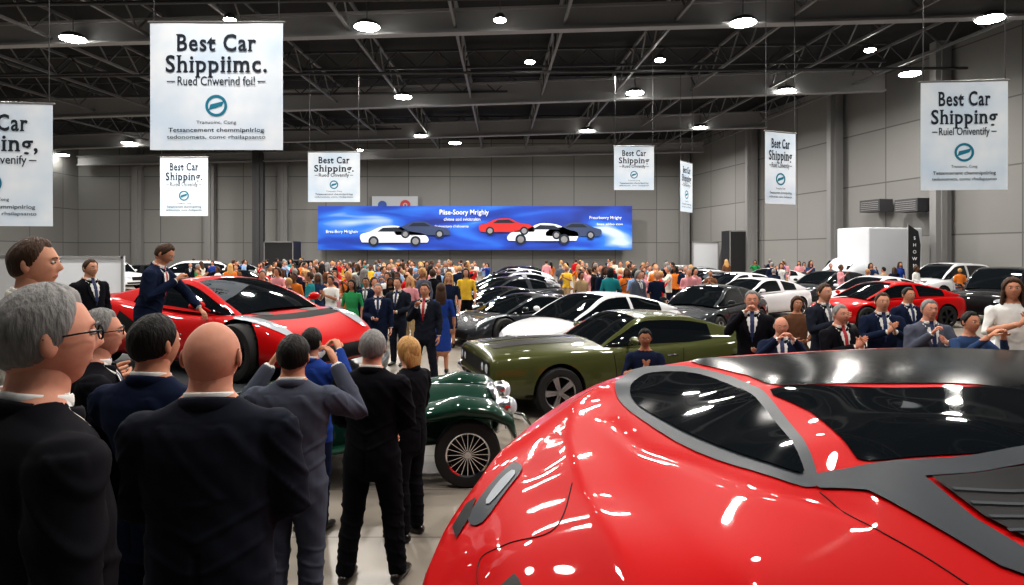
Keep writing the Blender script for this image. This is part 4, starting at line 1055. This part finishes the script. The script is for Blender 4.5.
while cnt<292 and tr<20000:
    tr+=1
    u=random.random()
    if u<.34: px=random.uniform(262,468); d=random.uniform(15.5,26)
    elif u<.58: px=random.gauss(430,90); d=random.uniform(24,42)
    elif u<.84: px=random.uniform(575,715); d=random.uniform(17,30)
    elif u<.94: px=random.uniform(690,1000); d=random.uniform(24,40)
    else: px=random.uniform(190,330); d=random.uniform(24,45)
    if px<255 and d<24: continue
    x=wx(px,d)
    if x>wallx(d)-1: continue
    if not try_crowd(x,d): continue
    kd=random.choices(['suit','casual','dress'],[.2,.62,.18])[0]; pz=random.choice(poses) if kd!='suit' else random.choice(poses[:3])
    fem=kd=='dress' or random.random()<.35
    hr_=random.choice(['long','bob']) if fem else 'short'
    c=random.choice(cols); 
    if kd=='suit': c=random.choice(['black','navy','charcoal','grey'])
    person(0,d,H=random.uniform(1.60,1.90),yaw=random.choice([180,170,200,150,0,20,90,-90,160])+random.uniform(-20,20),kind=kd,c=c,c2=(c if kd!='casual' else random.choice(['black','navy','denim','tan','charcoal'])),pose=pz,hair=hr_,hc=random.choice(['brown','black','brown','grey','blond']),skin=random.choice([0,1,2,4,1,3]),lod=0,group=G,X=x)
    cnt+=1
print('crowd',cnt,tr)
# ---------------------------------------------------------------- booths, flags, hvac
def booth(name,px,d,w,h,dp,m,lab,yaw=0,cat='display stand'):
    root=mkobj(name,None,loc=(wx(px,d),d,0),rz=math.radians(yaw),label=lab,cat=cat)
    mb=MB(); mb.box((0,0,h/2),(w,dp,h)); me=mb.mesh('p',False); o=mkobj('panel',me,[m],parent=root)
    mb=MB(); mb.box((0,-dp/2-.02,h-.05),(w+.06,.06,.1)); mb.box((-w/2,-dp/2-.02,h/2),(.08,.06,h)); mb.box((w/2,-dp/2-.02,h/2),(.08,.06,h)); mkobj('frame',mb.mesh('f',False),[M_steel],parent=root)
    return root
booth('display_wall',62,23,4.6,2.15,.15,Mw,'white modular display wall behind the audience'); booth('display_wall',-5,20,3,2.2,.15,Mw,'white modular display wall near the hall edge')
booth('display_booth',748,50,3.6,4.0,2,Mk,'black curtained booth against the far wall'); booth('display_wall',705,54,2.2,3.2,.2,Mw,'white booth panel against the far wall')
booth('display_booth',283,53,2.4,3.2,2,Mk,'black booth cabinet against the far wall')
root=mkobj('feather_flag',None,loc=(wx(908,27),27,0),label='tall narrow black feather flag on a pole',cat='flag')
mb=MB(); mb.tube([(0,0,0),(0,0,3.5)],[.03,.015],8); mkobj('pole',mb.mesh('p'),[M_steel],parent=root)
mb=MB(); mb.add([(.02,0,.7),(.5,0,.8),(.55,0,2.6),(.45,0,3.2),(.02,0,3.5)],[(0,1,2,3,4)]); mkobj('flag_cloth',mb.mesh('f',False),[Mk],parent=root)
for i,z in enumerate((2.9,2.6,2.3,2.0,1.7)):
    text('SHOWN'[i],.2,M_white,root,.27,z,-.03,.005)
mb=MB(); mb.box((0,0,.1),(.5,.5,.06)); mkobj('flag_base',mb.mesh('b',False),[Mk],parent=root,loc=(0,0,-.07))
for t in (.47,.52):
    x=17.2+10.3*t-.75;y=60-50.5*t
    root=mkobj('air_handler',None,loc=(x,y,wz(212,y)),rz=math.radians(-78),label='dark wall-mounted heater unit with grille',cat='heater',group='wall heaters')
    mb=MB(); mb.box((0,0,.35),(1.5,.9,.7)); mkobj('casing',mb.mesh('c',False),[M_steeld],parent=root)
    mb=MB(); [mb.box((0,-.47,.12+i*.11),(1.3,.03,.04)) for i in range(5)]; mkobj('grille',mb.mesh('g',False),[M_steel],parent=root)
# ---------------------------------------------------------------- camera
cam=bpy.data.cameras.new('camera'); co=bpy.data.objects.new('camera',cam); COL.objects.link(co)
co.location=(0,0,CZ); co.rotation_euler=(math.pi/2,0,0); cam.sensor_width=36; cam.lens=36*FP/1024; cam.shift_y=-(292.5-HY)/1024; cam.clip_end=200; cam.clip_start=.05
S.camera=co
